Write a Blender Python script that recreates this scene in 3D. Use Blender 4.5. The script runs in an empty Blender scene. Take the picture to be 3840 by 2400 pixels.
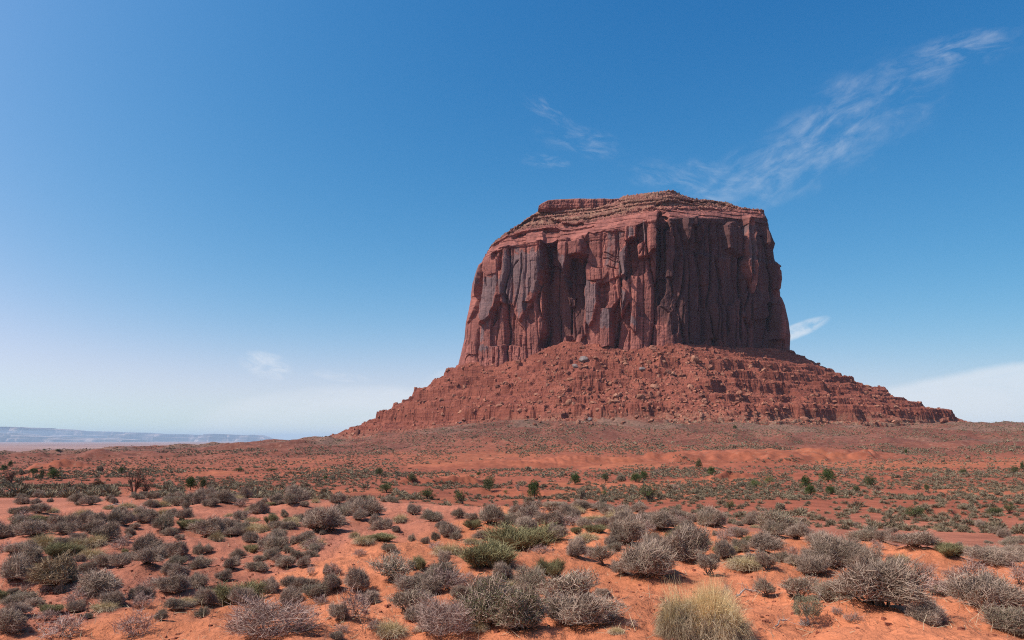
import bpy, math, random
import numpy as np
from mathutils import Vector
R = math.radians
rng = np.random.default_rng(7)
sc = bpy.context.scene
COL = sc.collection

# ------------------------------------------------------------------ camera, sky, sun
F = 804.0
PITCH = R(8.49)
CP, SP = math.cos(PITCH), math.sin(PITCH)
cam_d = bpy.data.cameras.new('camera')
cam_d.sensor_width = 36.0
cam_d.lens = 36.0 * F / 1024.0
cam_d.clip_start = 0.1
cam_d.clip_end = 120000.0
cam = bpy.data.objects.new('camera', cam_d)
cam.rotation_euler = (R(90) + PITCH, 0, 0)
COL.objects.link(cam)
sc.camera = cam

SUN_AZ, SUN_EL = R(-105), R(50)          # azimuth from the view direction, towards the left
SUN_DIR = Vector((math.sin(SUN_AZ) * math.cos(SUN_EL), math.cos(SUN_AZ) * math.cos(SUN_EL), math.sin(SUN_EL)))
sun_d = bpy.data.lights.new('sun', 'SUN')
sun_d.energy = 4.3
sun_d.angle = R(0.53)
sun_d.color = (1.0, 0.95, 0.87)
sun_o = bpy.data.objects.new('sun', sun_d)
sun_o.rotation_euler = (-SUN_DIR).to_track_quat('-Z', 'Y').to_euler()
COL.objects.link(sun_o)

sc.view_settings.view_transform = 'Standard'
sc.view_settings.look = 'None'
EXPOSURE = 0.42
sc.view_settings.exposure = EXPOSURE
sc.view_settings.gamma = 1.0
sc.cycles.max_bounces = 5
sc.cycles.diffuse_bounces = 3
sc.cycles.volume_bounces = 0
sc.cycles.use_denoising = False
sc.cycles.use_adaptive_sampling = False
sc.cycles.sample_clamp_indirect = 3.0
sc.cycles.filter_width = 1.1

world = bpy.data.worlds.new('World')
sc.world = world
world.use_nodes = True


class NT:
    """A small helper for writing node trees."""
    def __init__(self, tree):
        self.t = tree
        self.t.nodes.clear()

    def n(self, typ, **kw):
        nd = self.t.nodes.new(typ)
        for k, v in kw.items():
            setattr(nd, k, v)
        return nd

    def link(self, a, b):
        self.t.links.new(a, b)

    def put(self, sock, v):
        if isinstance(v, bpy.types.NodeSocket):
            self.link(v, sock)
        elif isinstance(v, (tuple, list)) and len(v) == 3 and sock.type == 'RGBA':
            sock.default_value = (*v, 1.0)
        else:
            sock.default_value = v

    def math(self, op, a, b=0.0, c=None, clamp=False):
        nd = self.n('ShaderNodeMath', operation=op, use_clamp=clamp)
        self.put(nd.inputs[0], a)
        self.put(nd.inputs[1], b)
        if c is not None:
            self.put(nd.inputs[2], c)
        return nd.outputs[0]

    def vmul(self, v, s):
        nd = self.n('ShaderNodeVectorMath', operation='MULTIPLY')
        self.put(nd.inputs[0], v)
        nd.inputs[1].default_value = s
        return nd.outputs[0]

    def noise(self, vec, scale, detail=5.0, rough=0.55, dist=0.0):
        nd = self.n('ShaderNodeTexNoise')
        if vec is not None:
            self.link(vec, nd.inputs['Vector'])
        nd.inputs['Scale'].default_value = scale
        nd.inputs['Detail'].default_value = detail
        nd.inputs['Roughness'].default_value = rough
        nd.inputs['Distortion'].default_value = dist
        return nd.outputs['Fac']

    def ramp(self, f, a, b, lo=0.0, hi=1.0, smooth=True):
        nd = self.n('ShaderNodeMapRange', interpolation_type='SMOOTHSTEP' if smooth else 'LINEAR')
        self.put(nd.inputs[0], f)
        nd.inputs[1].default_value = a
        nd.inputs[2].default_value = b
        nd.inputs[3].default_value = lo
        nd.inputs[4].default_value = hi
        return nd.outputs[0]

    def mix(self, f, a, b, mode='MIX'):
        nd = self.n('ShaderNodeMix', data_type='RGBA', blend_type=mode)
        self.put(nd.inputs[0], f)
        self.put(nd.inputs[6], a)
        self.put(nd.inputs[7], b)
        return nd.outputs[2]

    def attr(self, name, out='Color'):
        nd = self.n('ShaderNodeAttribute', attribute_name=name)
        return nd.outputs[out]

    def bump(self, h, strength, dist):
        nd = self.n('ShaderNodeBump')
        nd.inputs['Strength'].default_value = strength
        nd.inputs['Distance'].default_value = dist
        self.link(h, nd.inputs['Height'])
        return nd.outputs[0]

    def surface(self, color, rough=0.9, normal=None, spec=0.2):
        b = self.n('ShaderNodeBsdfPrincipled')
        self.put(b.inputs['Base Color'], color)
        self.put(b.inputs['Roughness'], rough)
        b.inputs['Specular IOR Level'].default_value = spec
        if normal is not None:
            self.link(normal, b.inputs['Normal'])
        o = self.n('ShaderNodeOutputMaterial')
        self.link(b.outputs[0], o.inputs[0])
        return b


def build_world():
    w = NT(world.node_tree)
    sky = w.n('ShaderNodeTexSky', sky_type='NISHITA')
    sky.sun_disc = False
    sky.sun_elevation = SUN_EL
    sky.sun_rotation = SUN_AZ
    sky.altitude = 1600
    sky.air_density = 1.0
    sky.dust_density = 0.35
    sky.ozone_density = 3.0
    tc = w.n('ShaderNodeTexCoord')
    sep = w.n('ShaderNodeSeparateXYZ')
    w.link(tc.outputs['Generated'], sep.inputs[0])
    X, Y, Z = sep.outputs
    az = w.math('ARCTAN2', X, Y)
    el = w.math('ARCSINE', Z)
    comb = w.n('ShaderNodeCombineXYZ')
    w.link(az, comb.inputs[0])
    w.link(el, comb.inputs[1])
    ae = comb.outputs[0]

    def ang(px, py):
        cx, cy = (px - 512) / F, (320 - py) / F
        d = Vector((cx, CP - cy * SP, SP + cy * CP)).normalized()
        return math.atan2(d.x, d.y), math.asin(d.z)

    def patch(px, py, rx, ry, rot, amount, scale, stretch, lo, hi, seed, edge=0.0, wobble=1.5):
        """A cloud at a fixed direction of the sky: soft ellipse times streaky noise."""
        a0, e0 = ang(px, py)
        mp = w.n('ShaderNodeMapping', vector_type='TEXTURE')
        mp.inputs['Location'].default_value = (a0, e0, 0)
        mp.inputs['Rotation'].default_value = (0, 0, R(rot))
        w.link(ae, mp.inputs['Vector'])
        q = mp.outputs[0]
        s2 = w.n('ShaderNodeSeparateXYZ')
        w.link(q, s2.inputs[0])
        ux = w.math('DIVIDE', s2.outputs[0], rx / F)
        uy = w.math('DIVIDE', s2.outputs[1], ry / F)
        wob = w.math('MULTIPLY', w.math('SUBTRACT', w.noise(q, 13.0, 5, .65), 0.5), wobble)
        r2 = w.math('ADD', w.math('MULTIPLY', ux, ux), w.math('MULTIPLY', uy, uy))
        m = w.ramp(w.math('ADD', r2, wob), 1.0, edge)
        m2 = w.n('ShaderNodeMapping')
        m2.inputs['Location'].default_value = (seed * 3.7, seed * 1.3, 0)
        m2.inputs['Scale'].default_value = (1.0, stretch, 1.0)
        w.link(q, m2.inputs['Vector'])
        nz = w.ramp(w.noise(m2.outputs[0], scale, 8, 0.62, 0.5), lo, hi)
        return w.math('MULTIPLY', w.math('MULTIPLY', m, nz), amount)

    masks = [
        patch(862, 116, 100, 50, 18, 0.23, 19, 2.2, .40, .86, 1, 0, 1.9),
        patch(810, 150, 90, 44, 24, 0.20, 26, 2.6, .40, .80, 2),
        patch(752, 182, 80, 38, 25, 0.24, 20, 2.2, .36, .84, 3),
        patch(700, 184, 90, 26, -16, 0.20, 24, 3.0, .40, .80, 4),
        patch(950, 56, 75, 20, 3, 0.24, 24, 3.0, .40, .80, 5),
        patch(545, 110, 36, 11, -28, 0.16, 34, 3.0, .42, .80, 6),
        patch(580, 142, 56, 18, -14, 0.14, 34, 3.0, .40, .80, 7),
        patch(545, 162, 30, 9, -8, 0.20, 34, 3.0, .40, .80, 8),
        patch(266, 366, 28, 16, -16, 0.55, 34, 2.6, .34, .74, 9),
        patch(340, 376, 34, 7, -8, 0.34, 34, 3.0, .38, .76, 10),
        patch(797, 331, 34, 8, 20, 0.58, 26, 2.4, .28, .66, 11, .3, .8),
        patch(1040, 420, 235, 52, 6, 0.55, 9, 3.2, .02, .50, 12, .72, .35),
        patch(340, 420, 150, 36, 3, 0.42, 9, 4.0, .12, .66, 13, .5, .5),
        patch(445, 380, 34, 12, 20, 0.35, 20, 3.0, .28, .74, 14),
    ]
    tot = masks[0]
    for m in masks[1:]:
        tot = w.math('ADD', tot, m)
    tot = w.math('MINIMUM', tot, 0.92)
    # the film's response to the sky: deeper away from the sun, as through a polarising filter
    dot = w.n('ShaderNodeVectorMath', operation='DOT_PRODUCT')
    w.link(tc.outputs['Generated'], dot.inputs[0])
    dot.inputs[1].default_value = SUN_DIR
    dpos = w.math('MAXIMUM', dot.outputs['Value'], 0.0)
    dneg = w.math('MINIMUM', dot.outputs['Value'], 0.0)
    s2 = w.math('ADD', w.math('SUBTRACT', 1.0, w.math('MULTIPLY', dpos, dpos)), w.math('MULTIPLY', w.math('MULTIPLY', dneg, dneg), 1.0))
    srgb = w.n('ShaderNodeSeparateColor')
    w.link(sky.outputs[0], srgb.inputs[0])
    crgb = w.n('ShaderNodeCombineColor')
    gain = 2.0 ** EXPOSURE
    for k, (a, g, q) in enumerate(SKY_FIT):
        v = w.math('POWER', w.math('MULTIPLY', srgb.outputs[k], 0.1), g)
        v = w.math('MULTIPLY', v, w.math('POWER', 2.718282, w.math('ADD', w.math('MULTIPLY', s2, q), a)))
        m = (.70, 1.12, 2.3)[k]                      # film shoulder
        v = w.math('DIVIDE', v, w.math('POWER', w.math('ADD', 1.0, w.math('POWER', w.math('DIVIDE', v, m), 3.0)), 1 / 3))
        w.link(w.math('MULTIPLY', v, 10.0 / gain), crgb.inputs[k])
    colr = w.mix(tot, crgb.outputs[0], (8.7 / gain, 8.9 / gain, 9.3 / gain))
    bg = w.n('ShaderNodeBackground')
    w.link(colr, bg.inputs[0])
    bg.inputs[1].default_value = 0.10
    out = w.n('ShaderNodeOutputWorld')
    w.link(bg.outputs[0], out.inputs[0])


SKY_FIT = [(6.05, 2.31, -4.15), (1.72, 1.115, -1.36), (.90, .71, -.80)]    # red, green, blue
build_world()


# ------------------------------------------------------------------ picture <-> place
def ray(px, py):
    cx, cy = (np.asarray(px, float) - 512) / F, (320 - np.asarray(py, float)) / F
    return cx, CP - cy * SP, SP + cy * CP


def at(px, py, Y):
    dx, dy, dz = ray(px, py)
    return np.array([dx / dy * Y, Y + 0 * dx, dz / dy * Y])


def zat(px, py, Y):
    dx, dy, dz = ray(px, py)
    return dz / dy * Y


def proj(x, y, z):
    zc = y * CP + z * SP
    return 512 + F * x / zc, 320 - F * (-y * SP + z * CP) / zc


# ------------------------------------------------------------------ noise
def _hash(ix, iy, seed):
    h = (ix.astype(np.int64) * 374761393 + iy.astype(np.int64) * 668265263 + seed * 974634777) & 0xFFFFFFFF
    h = ((h ^ (h >> 13)) * 1274126177) & 0xFFFFFFFF
    h = ((h ^ (h >> 16)) * 2246822519) & 0xFFFFFFFF
    return ((h ^ (h >> 15)) & 0xFFFFFF) / float(0x1000000)


def h1(i, seed):
    return _hash(np.asarray(i), np.zeros_like(np.asarray(i)), seed)


_prng = np.random.default_rng(99)
_PERM = np.concatenate([_prng.permutation(1024)] * 2).astype(np.int32)
_GA = _prng.random(1024) * 2 * np.pi
_GX, _GY = np.cos(_GA).astype(np.float32), np.sin(_GA).astype(np.float32)


def perlin(x, y, seed=0):
    x, y = np.broadcast_arrays(np.asarray(x, float), np.asarray(y, float))
    xi, yi = np.floor(x), np.floor(y)
    xf, yf = (x - xi).astype(np.float32), (y - yi).astype(np.float32)
    xi = (xi.astype(np.int64) + seed * 37) & 1023
    yi = (yi.astype(np.int64) + seed * 101) & 1023
    xj, yj = (xi + 1) & 1023, (yi + 1) & 1023
    u, v = xf * xf * xf * (xf * (xf * 6 - 15) + 10), yf * yf * yf * (yf * (yf * 6 - 15) + 10)
    p0, p1 = _PERM[xi], _PERM[xj]
    a = _PERM[p0 + yi]
    n00 = _GX[a] * xf + _GY[a] * yf
    a = _PERM[p1 + yi]
    n10 = _GX[a] * (xf - 1) + _GY[a] * yf
    a = _PERM[p0 + yj]
    n01 = _GX[a] * xf + _GY[a] * (yf - 1)
    a = _PERM[p1 + yj]
    n11 = _GX[a] * (xf - 1) + _GY[a] * (yf - 1)
    n0 = n00 + (n10 - n00) * u
    n1 = n01 + (n11 - n01) * u
    return (n0 + (n1 - n0) * v) * 1.5


def fbm(x, y, oct=4, seed=0, gain=0.5, lac=2.03):
    s, a = 0.0, 1.0
    for k in range(oct):
        s = s + a * perlin(x, y, seed + k * 17)
        x, y, a = x * lac + 13.1, y * lac + 7.7, a * gain
    return s


def ridged(x, y, oct=4, seed=0):
    s, a = 0.0, 1.0
    for k in range(oct):
        s = s + a * (1 - 2 * np.abs(perlin(x, y, seed + k * 17)))
        x, y, a = x * 2.03 + 5.1, y * 2.03 + 9.7, a * 0.5
    return s


def sstep(a, b, x):
    t = np.clip((x - a) / (b - a), 0, 1)
    return t * t * (3 - 2 * t)


def polysd(poly, x, y):
    """Signed distance to a polygon, positive inside."""
    P = np.array(poly, float)
    d = np.full(np.shape(x), 1e9)
    ins = np.zeros(np.shape(x), bool)
    for i in range(len(P)):
        ax, ay = P[i]
        bx, by = P[(i + 1) % len(P)]
        ex, ey = bx - ax, by - ay
        t = np.clip(((x - ax) * ex + (y - ay) * ey) / (ex * ex + ey * ey + 1e-9), 0, 1)
        d = np.minimum(d, np.hypot(x - ax - t * ex, y - ay - t * ey))
        c = ((ay > y) != (by > y)) & (x < ex * (y - ay) / (by - ay + 1e-12) + ax)
        ins ^= c
    return np.where(ins, d, -d)


def linesd(pts, x, y):
    d = np.full(np.shape(x), 1e9)
    for (ax, ay), (bx, by) in zip(pts[:-1], pts[1:]):
        ex, ey = bx - ax, by - ay
        t = np.clip(((x - ax) * ex + (y - ay) * ey) / (ex * ex + ey * ey + 1e-9), 0, 1)
        d = np.minimum(d, np.hypot(x - ax - t * ex, y - ay - t * ey))
    return d


# ------------------------------------------------------------------ mesh helpers
def mesh_from(name, verts, quads, tris=None, smooth=False):
    me = bpy.data.meshes.new(name)
    verts = np.ascontiguousarray(verts, dtype=np.float32)
    nq = 0 if quads is None else len(quads)
    nt = 0 if tris is None else len(tris)
    loops = []
    if nq:
        loops.append(np.asarray(quads, np.int32).ravel())
    if nt:
        loops.append(np.asarray(tris, np.int32).ravel())
    li = np.concatenate(loops)
    starts = np.concatenate([np.arange(nq) * 4, nq * 4 + np.arange(nt) * 3]).astype(np.int32)
    me.vertices.add(len(verts))
    me.vertices.foreach_set('co', verts.ravel())
    me.loops.add(len(li))
    me.loops.foreach_set('vertex_index', li)
    me.polygons.add(nq + nt)
    me.polygons.foreach_set('loop_start', starts)
    me.polygons.foreach_set('use_smooth', np.full(nq + nt, smooth, dtype=bool))
    me.update(calc_edges=True)
    return me


def grid_quads(nr, nc, wrap=False):
    i = np.arange(nr - 1)[:, None]
    j = np.arange(nc if wrap else nc - 1)[None, :]
    j2 = (j + 1) % nc
    return np.stack([i * nc + j, i * nc + j2, (i + 1) * nc + j2, (i + 1) * nc + j], -1).reshape(-1, 4)


def add_color(me, name, rgb):
    a = me.color_attributes.new(name, 'FLOAT_COLOR', 'POINT')
    c = np.ones((len(me.vertices), 4), np.float32)
    c[:, :3] = rgb
    a.data.foreach_set('color', c.ravel())


def add_float(me, name, v):
    a = me.attributes.new(name, 'FLOAT', 'POINT')
    a.data.foreach_set('value', np.ascontiguousarray(v, dtype=np.float32).ravel())


def link(name, data, mat=None, parent=None):
    o = bpy.data.objects.new(name, data)
    COL.objects.link(o)
    if parent is not None:
        o.parent = parent
    if mat is not None and data is not None and len(data.materials) == 0:
        data.materials.append(mat)
    return o


def tag(o, label, cat, group=None, kind=None):
    o['label'] = label
    o['category'] = cat
    if group:
        o['group'] = group
    if kind:
        o['kind'] = kind
    return o


def lerp(a, b, t):
    return a + (b - a) * t


# ------------------------------------------------------------------ materials
def new_mat(name):
    m = bpy.data.materials.new(name)
    m.use_nodes = True
    return m, NT(m.node_tree)


def mat_ground():
    m, t = new_mat('desert_soil')
    geo = t.n('ShaderNodeNewGeometry')
    p = geo.outputs['Position']
    base = t.attr('soil')
    n1 = t.ramp(t.noise(p, 0.35, 6, .6), .3, .7, 0.80, 1.18)
    n2 = t.ramp(t.noise(p, 9.0, 5, .65), .3, .7, 0.86, 1.12)
    n3 = t.ramp(t.noise(p, 0.03, 5, .6), .3, .7, 0.86, 1.14)
    k = t.math('MULTIPLY', t.math('MULTIPLY', n1, n2), n3)
    kk = t.n('ShaderNodeCombineXYZ')
    for i in range(3):
        t.link(k, kk.inputs[i])
    c = t.mix(1.0, base, kk.outputs[0], 'MULTIPLY')
    # darker gravel specks
    sp = t.ramp(t.noise(p, 22.0, 3, .7), .60, .70)
    c = t.mix(t.math('MULTIPLY', sp, t.math('MULTIPLY', t.attr('gravel', 'Fac'), 0.5)), c, (0.16, 0.055, 0.035))
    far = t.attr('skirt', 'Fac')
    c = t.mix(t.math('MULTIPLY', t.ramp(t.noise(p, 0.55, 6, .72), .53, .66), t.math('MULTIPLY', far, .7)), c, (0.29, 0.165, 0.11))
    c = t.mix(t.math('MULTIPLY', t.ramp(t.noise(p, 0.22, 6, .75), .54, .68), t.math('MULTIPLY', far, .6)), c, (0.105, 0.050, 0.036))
    hgt = t.math('ADD', t.noise(p, 5.0, 6, .62), t.math('MULTIPLY', t.noise(p, 28.0, 4, .6), 0.35))
    t.surface(c, 0.95, t.bump(hgt, 0.8, 0.10), 0.1)
    return m


def mat_cliff():
    m, t = new_mat('varnished_sandstone')
    geo = t.n('ShaderNodeNewGeometry')
    p = geo.outputs['Position']
    pv = t.vmul(p, (1.0, 1.0, 0.20))       # vertical streaks
    ph = t.vmul(p, (0.25, 0.25, 2.6))      # bedding
    red = t.mix(t.ramp(t.noise(pv, 0.09, 6, .6), .35, .68), (0.195, 0.067, 0.052), (0.375, 0.132, 0.096))
    red = t.mix(t.ramp(t.noise(ph, 0.22, 5, .6), .40, .66, 0, .55), red, (0.125, 0.047, 0.038))
    var = t.attr('varnish', 'Fac')
    vm = t.ramp(t.math('ADD', var, t.math('MULTIPLY', t.math('SUBTRACT', t.noise(pv, 0.075, 6, .6, .8), .5), 1.3)), .40, .60)
    c = t.mix(t.math('MULTIPLY', vm, .72), red, (0.132, 0.096, 0.095))
    c = t.mix(t.math('MULTIPLY', t.attr('shade_varnish', 'Fac'), t.ramp(t.noise(pv, 0.10, 6, .6), .25, .6, .60, 1.0)), c, (0.080, 0.035, 0.031))  # painted shade, along with brown varnish, darkens the rock colour here
    c = t.mix(t.ramp(t.noise(pv, 0.14, 6, .65), .58, .72, 0, .5), c, (0.052, 0.028, 0.026))
    cap = t.attr('cap', 'Fac')
    capc = t.mix(t.ramp(t.noise(p, 0.28, 6, .7), .42, .66), (0.16, 0.068, 0.047), (0.33, 0.18, 0.115))
    c = t.mix(t.math('MULTIPLY', cap, t.ramp(t.noise(p, 0.07, 4, .6), .3, .6, .35, 1.0)), c, capc)
    hgt = t.math('ADD', t.noise(pv, 0.55, 7, .65), t.math('MULTIPLY', t.noise(ph, 0.5, 5, .6), .5))
    t.surface(c, 0.9, t.bump(hgt, 0.45, 1.2), 0.15)
    return m


def mat_talus():
    m, t = new_mat('talus_rubble_soil')
    geo = t.n('ShaderNodeNewGeometry')
    p = geo.outputs['Position']
    ph = t.vmul(p, (0.12, 0.12, 2.2))
    c = t.mix(t.ramp(t.noise(p, 0.05, 6, .6), .35, .65), (0.190, 0.056, 0.036), (0.265, 0.083, 0.052))
    c = t.mix(t.ramp(t.noise(ph, 0.3, 5, .6), .45, .62, 0, .55), c, (0.125, 0.035, 0.026))
    c = t.mix(t.ramp(t.noise(p, 0.5, 5, .7), .55, .72, 0, .6), c, (0.33, 0.128, 0.078))
    c = t.mix(t.math('MULTIPLY', t.attr('scree', 'Fac'), t.ramp(t.noise(p, 0.25, 6, .7), .40, .62)), c, (0.25, 0.155, 0.10))
    hgt = t.math('ADD', t.noise(p, 0.45, 7, .7), t.math('MULTIPLY', t.noise(ph, 0.6, 5, .6), .4))
    t.surface(c, 0.95, t.bump(hgt, 0.8, 1.2), 0.1)
    return m


def mat_rock(name, a, b, scale=0.6):
    m, t = new_mat(name)
    tc = t.n('ShaderNodeTexCoord')
    p = tc.outputs['Object']
    oi = t.n('ShaderNodeObjectInfo')
    k = t.mix(oi.outputs['Random'], a, b)
    c = t.mix(t.ramp(t.noise(p, scale * 2, 6, .65), .35, .7), k, tuple(v * .62 for v in a))
    t.surface(c, 0.92, t.bump(t.noise(p, scale * 5, 6, .65), .5, .3), 0.12)
    return m


def mat_plant(name, a, b, dark=None, var=0.25):
    """Twigs, leaves, blades: colour varies along and between plants."""
    m, t = new_mat(name)
    oi = t.n('ShaderNodeObjectInfo')
    tint = t.attr('tint', 'Fac')
    f = t.math('ADD', t.math('MULTIPLY', tint, 0.75), t.math('MULTIPLY', oi.outputs['Random'], 0.35), clamp=True)
    c = t.mix(f, a, b)
    geo = t.n('ShaderNodeNewGeometry')
    v = t.ramp(t.noise(geo.outputs['Position'], 2.2, 3, .6), .3, .7, 1 - var, 1 + var)
    kk = t.n('ShaderNodeCombineXYZ')
    for i in range(3):
        t.link(v, kk.inputs[i])
    c = t.mix(1.0, c, kk.outputs[0], 'MULTIPLY')
    t.surface(c, 0.85, None, 0.12)
    return m


M_GROUND, M_CLIFF, M_TALUS = mat_ground(), mat_cliff(), mat_talus()
M_BOULDER = mat_rock('red_boulder', (0.19, 0.070, 0.046), (0.32, 0.135, 0.085), .5)
M_GREYROCK = mat_rock('grey_boulder', (0.20, 0.15, 0.135), (0.26, 0.20, 0.18), .4)
M_PALEROCK = mat_rock('pale_stone', (0.45, 0.27, 0.17), (0.56, 0.36, 0.24), .5)
M_GREYTWIG = mat_plant('grey_twigs', (0.185, 0.128, 0.092), (0.42, 0.3, 0.222))
M_BARK = mat_plant('dark_bark', (0.075, 0.048, 0.036), (0.17, 0.12, 0.09))
M_SAGE = mat_plant('sage_leaves', (0.165, 0.144, 0.084), (0.3, 0.262, 0.165))
M_GREENSHRUB = mat_plant('green_leaves', (0.078, 0.085, 0.038), (0.15, 0.145, 0.07))
M_EPHEDRA = mat_plant('green_stems', (.155, .132, .062), (.29, .245, .12))
M_GRASS = mat_plant('dry_grass', (.44, .30, .125), (.80, .60, .32))
M_TUFT = mat_plant('tuft_grass', (.30, .21, .095), (.54, .41, .225))
M_STRAW = mat_plant('grey_straw', (0.27, 0.19, 0.115), (0.52, 0.405, 0.265))
M_BROWNTWIG = mat_plant('brown_twigs', (0.2, 0.135, 0.075), (0.38, 0.265, 0.16))
M_REDTWIG = mat_plant('reddish_twigs', (0.22, 0.13, 0.1), (0.42, 0.29, 0.235))
M_JUNIPER = mat_plant('juniper_leaves', (0.036, 0.055, 0.016), (0.105, 0.13, 0.042))
M_BRIGHT = mat_plant('bright_leaves', (0.055, 0.090, 0.022), (0.105, 0.150, 0.040))
M_DEADWOOD = mat_plant('dead_wood', (0.085, 0.046, 0.032), (0.155, 0.09, 0.064))
M_DRIFT = mat_plant('weathered_wood', (0.20, 0.155, 0.13), (0.42, 0.35, 0.30))
M_RUST = mat_plant('rusty_leaves', (0.14, 0.070, 0.036), (0.22, 0.12, 0.06))
M_SCRUB = mat_plant('scrub_leaves', (0.14, 0.104, 0.066), (0.28, 0.222, 0.14))

# ------------------------------------------------------------------ terrain
# rows of (px, py, distance) read off the lie of the land, one list per bearing
TABLE = {
    0:    [(640, 10), (600, 14.5), (560, 20), (525, 30), (500, 54), (487, 110), (476, 230), (468, 330), (460, 480), (454.5, 800)],
    205:  [(640, 9.6), (605, 13), (565, 18), (525, 28), (495, 46), (488, 120), (478, 210), (467, 300), (456, 480), (447, 760)],
    410:  [(640, 9), (600, 12), (560, 17), (525, 25), (500, 38), (494, 120), (484, 190), (467, 300), (456, 410), (436, 640)],
    512:  [(640, 9), (600, 11.8), (560, 16), (530, 22), (506, 33), (503, 140), (487, 190), (467, 300), (459, 350), (422, 640)],
    614:  [(640, 9), (600, 11.8), (560, 16), (530, 21.5), (509, 31), (500, 135), (485, 190), (467, 290), (458, 350), (424, 650)],
    768:  [(640, 9), (600, 11.8), (565, 15.5), (545, 19), (531, 23.5), (512, 95), (487, 170), (470, 260), (461, 340), (428, 650)],
    900:  [(640, 9), (610, 11), (585, 13.6), (565, 16.2), (548, 19.6), (512, 100), (487, 170), (466, 280), (450, 430), (427, 680)],
    1024: [(640, 9), (612, 10.8), (592, 12.8), (577, 14.6), (562, 17.2), (530, 70), (508, 108), (487, 170), (462, 300), (445, 450), (424, 700)],
}
LR = np.linspace(math.log(3.0), math.log(60000.0), 260)


def build_table():
    cols, zz = [], []
    for px, rows in sorted(TABLE.items()):
        py = np.array([r[0] for r in rows], float)
        Y = np.array([r[1] for r in rows], float)
        z = zat(np.full(len(py), px), py, Y)
        t = ((px - 512) / F) / CP
        # past the last row the land drops to the far plain
        last = Y[-1]
        ridge = z[-1]
        exY = np.array([last * 1.25, last * 1.7, 2600, 6000, 14000, 60000])
        exz = np.array([ridge - 6 - 0.05 * max(ridge + 10, 0), ridge * .4 - 22, -52, -62, -70, -70])
        Y = np.concatenate([[2.0, 6.0], Y, exY])
        z = np.concatenate([[z[0] + .35, z[0] + .12], z, exz])
        cols.append(t)
        v = np.interp(LR, np.log(Y), z)
        # light smoothing so the profile has no kinks
        k = np.array([1, 2, 3, 2, 1]) / 9
        v = np.convolve(np.pad(v, 2, mode='edge'), k, 'valid')
        zz.append(v)
    return np.array(cols), np.array(zz)


TC, TZ = build_table()
TF = np.linspace(TC[0], TC[-1], 90)
TZF = np.stack([np.interp(TF, TC, TZ[:, j]) for j in range(TZ.shape[1])], 1)
kk = np.hanning(15)
kk /= kk.sum()
TZF = np.apply_along_axis(lambda c: np.convolve(np.pad(c, 7, mode='edge'), kk, 'valid'), 0, TZF)
MOUNDS = []      # sand heaped under big bushes: x, y, radius, height


def base_height(x, y):
    r = np.hypot(x, y)
    yy = np.maximum(y, 1e-3)
    t = np.where(y > 0.25 * r, x / np.maximum(yy, .25 * r), np.sign(x) * 4)
    lr = np.clip(np.log(np.maximum(np.where(np.abs(t) < 1.2, yy, r * .64), 3.01)), LR[0], LR[-1] - 1e-6)
    fj = (lr - LR[0]) / (LR[1] - LR[0])
    fi = (np.clip(t, TF[0], TF[-1] - 1e-6) - TF[0]) / (TF[1] - TF[0])
    i, j = fi.astype(int), fj.astype(int)
    i = np.minimum(i, len(TF) - 2)
    j = np.minimum(j, len(LR) - 2)
    a, b = fi - i, fj - j
    return (TZF[i, j] * (1 - a) * (1 - b) + TZF[i + 1, j] * a * (1 - b) + TZF[i, j + 1] * (1 - a) * b + TZF[i + 1, j + 1] * a * b)


def line_pts(pts, Y):
    return [tuple(at(px, py, Y if np.isscalar(Y) else Y[i])[:2]) for i, (px, py) in enumerate(pts)]


# low banks that face the camera: polyline on the ground, bank height, length of the slope behind
SCARPS = [
    (line_pts([(390, 490), (415, 488), (440, 487), (465, 486), (488, 487)], [182, 188, 190, 192, 190]), 2.0, 14),
    (line_pts([(500, 491), (530, 490), (560, 492)], 180), .8, 10),
    (line_pts([(708, 481), (722, 483), (740, 482), (758, 480)], [205, 208, 210, 212]), 2.2, 12),
    (line_pts([(775, 478), (800, 477), (830, 477)], 216), .9, 10),
    (line_pts([(866, 480), (890, 479), (915, 478)], 205), .9, 12),
    (line_pts([(20, 470), (45, 469.5), (70, 470), (95, 468)], [300, 306, 310, 315]), 3.4, 26),
    (line_pts([(925, 520), (950, 518), (985, 516)], [88, 90, 92]), .7, 6),
    (line_pts([(1000, 514), (1030, 512)], [96, 98]), .6, 6),
    (line_pts([(590, 431.5), (630, 433), (655, 437), (675, 435)], [600, 590, 580, 590]), 5.0, 20),
    (line_pts([(820, 457), (860, 459), (905, 460)], 360), 1.2, 20),
]
# rounded bare hummocks: px, py of the middle of the foot, distance, half width, half depth, height, top flatness
HUMPS = [
    (771, 467, 322, 38, 20, 4.05), (545, 470, 300, 30, 17, 1.1), (600, 468, 312, 26, 16, 1.3), (480, 471, 290, 30, 16, .9),
    (860, 466, 335, 26, 16, 1.0), (945, 458, 410, 36, 18, 1.6), (60, 463, 390, 44, 18, 1.6), (250, 456, 470, 46, 22, 1.8), (505, 498, 155, 12, 6, .6), (735, 472, 285, 20, 10, .8),
]
HUMP_W = []
for px, py, Y, hw, hd, h in HUMPS:
    q = at(px, py, Y)
    HUMP_W.append((q[0], q[1] + hd * .7, hw, hd, h))


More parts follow.
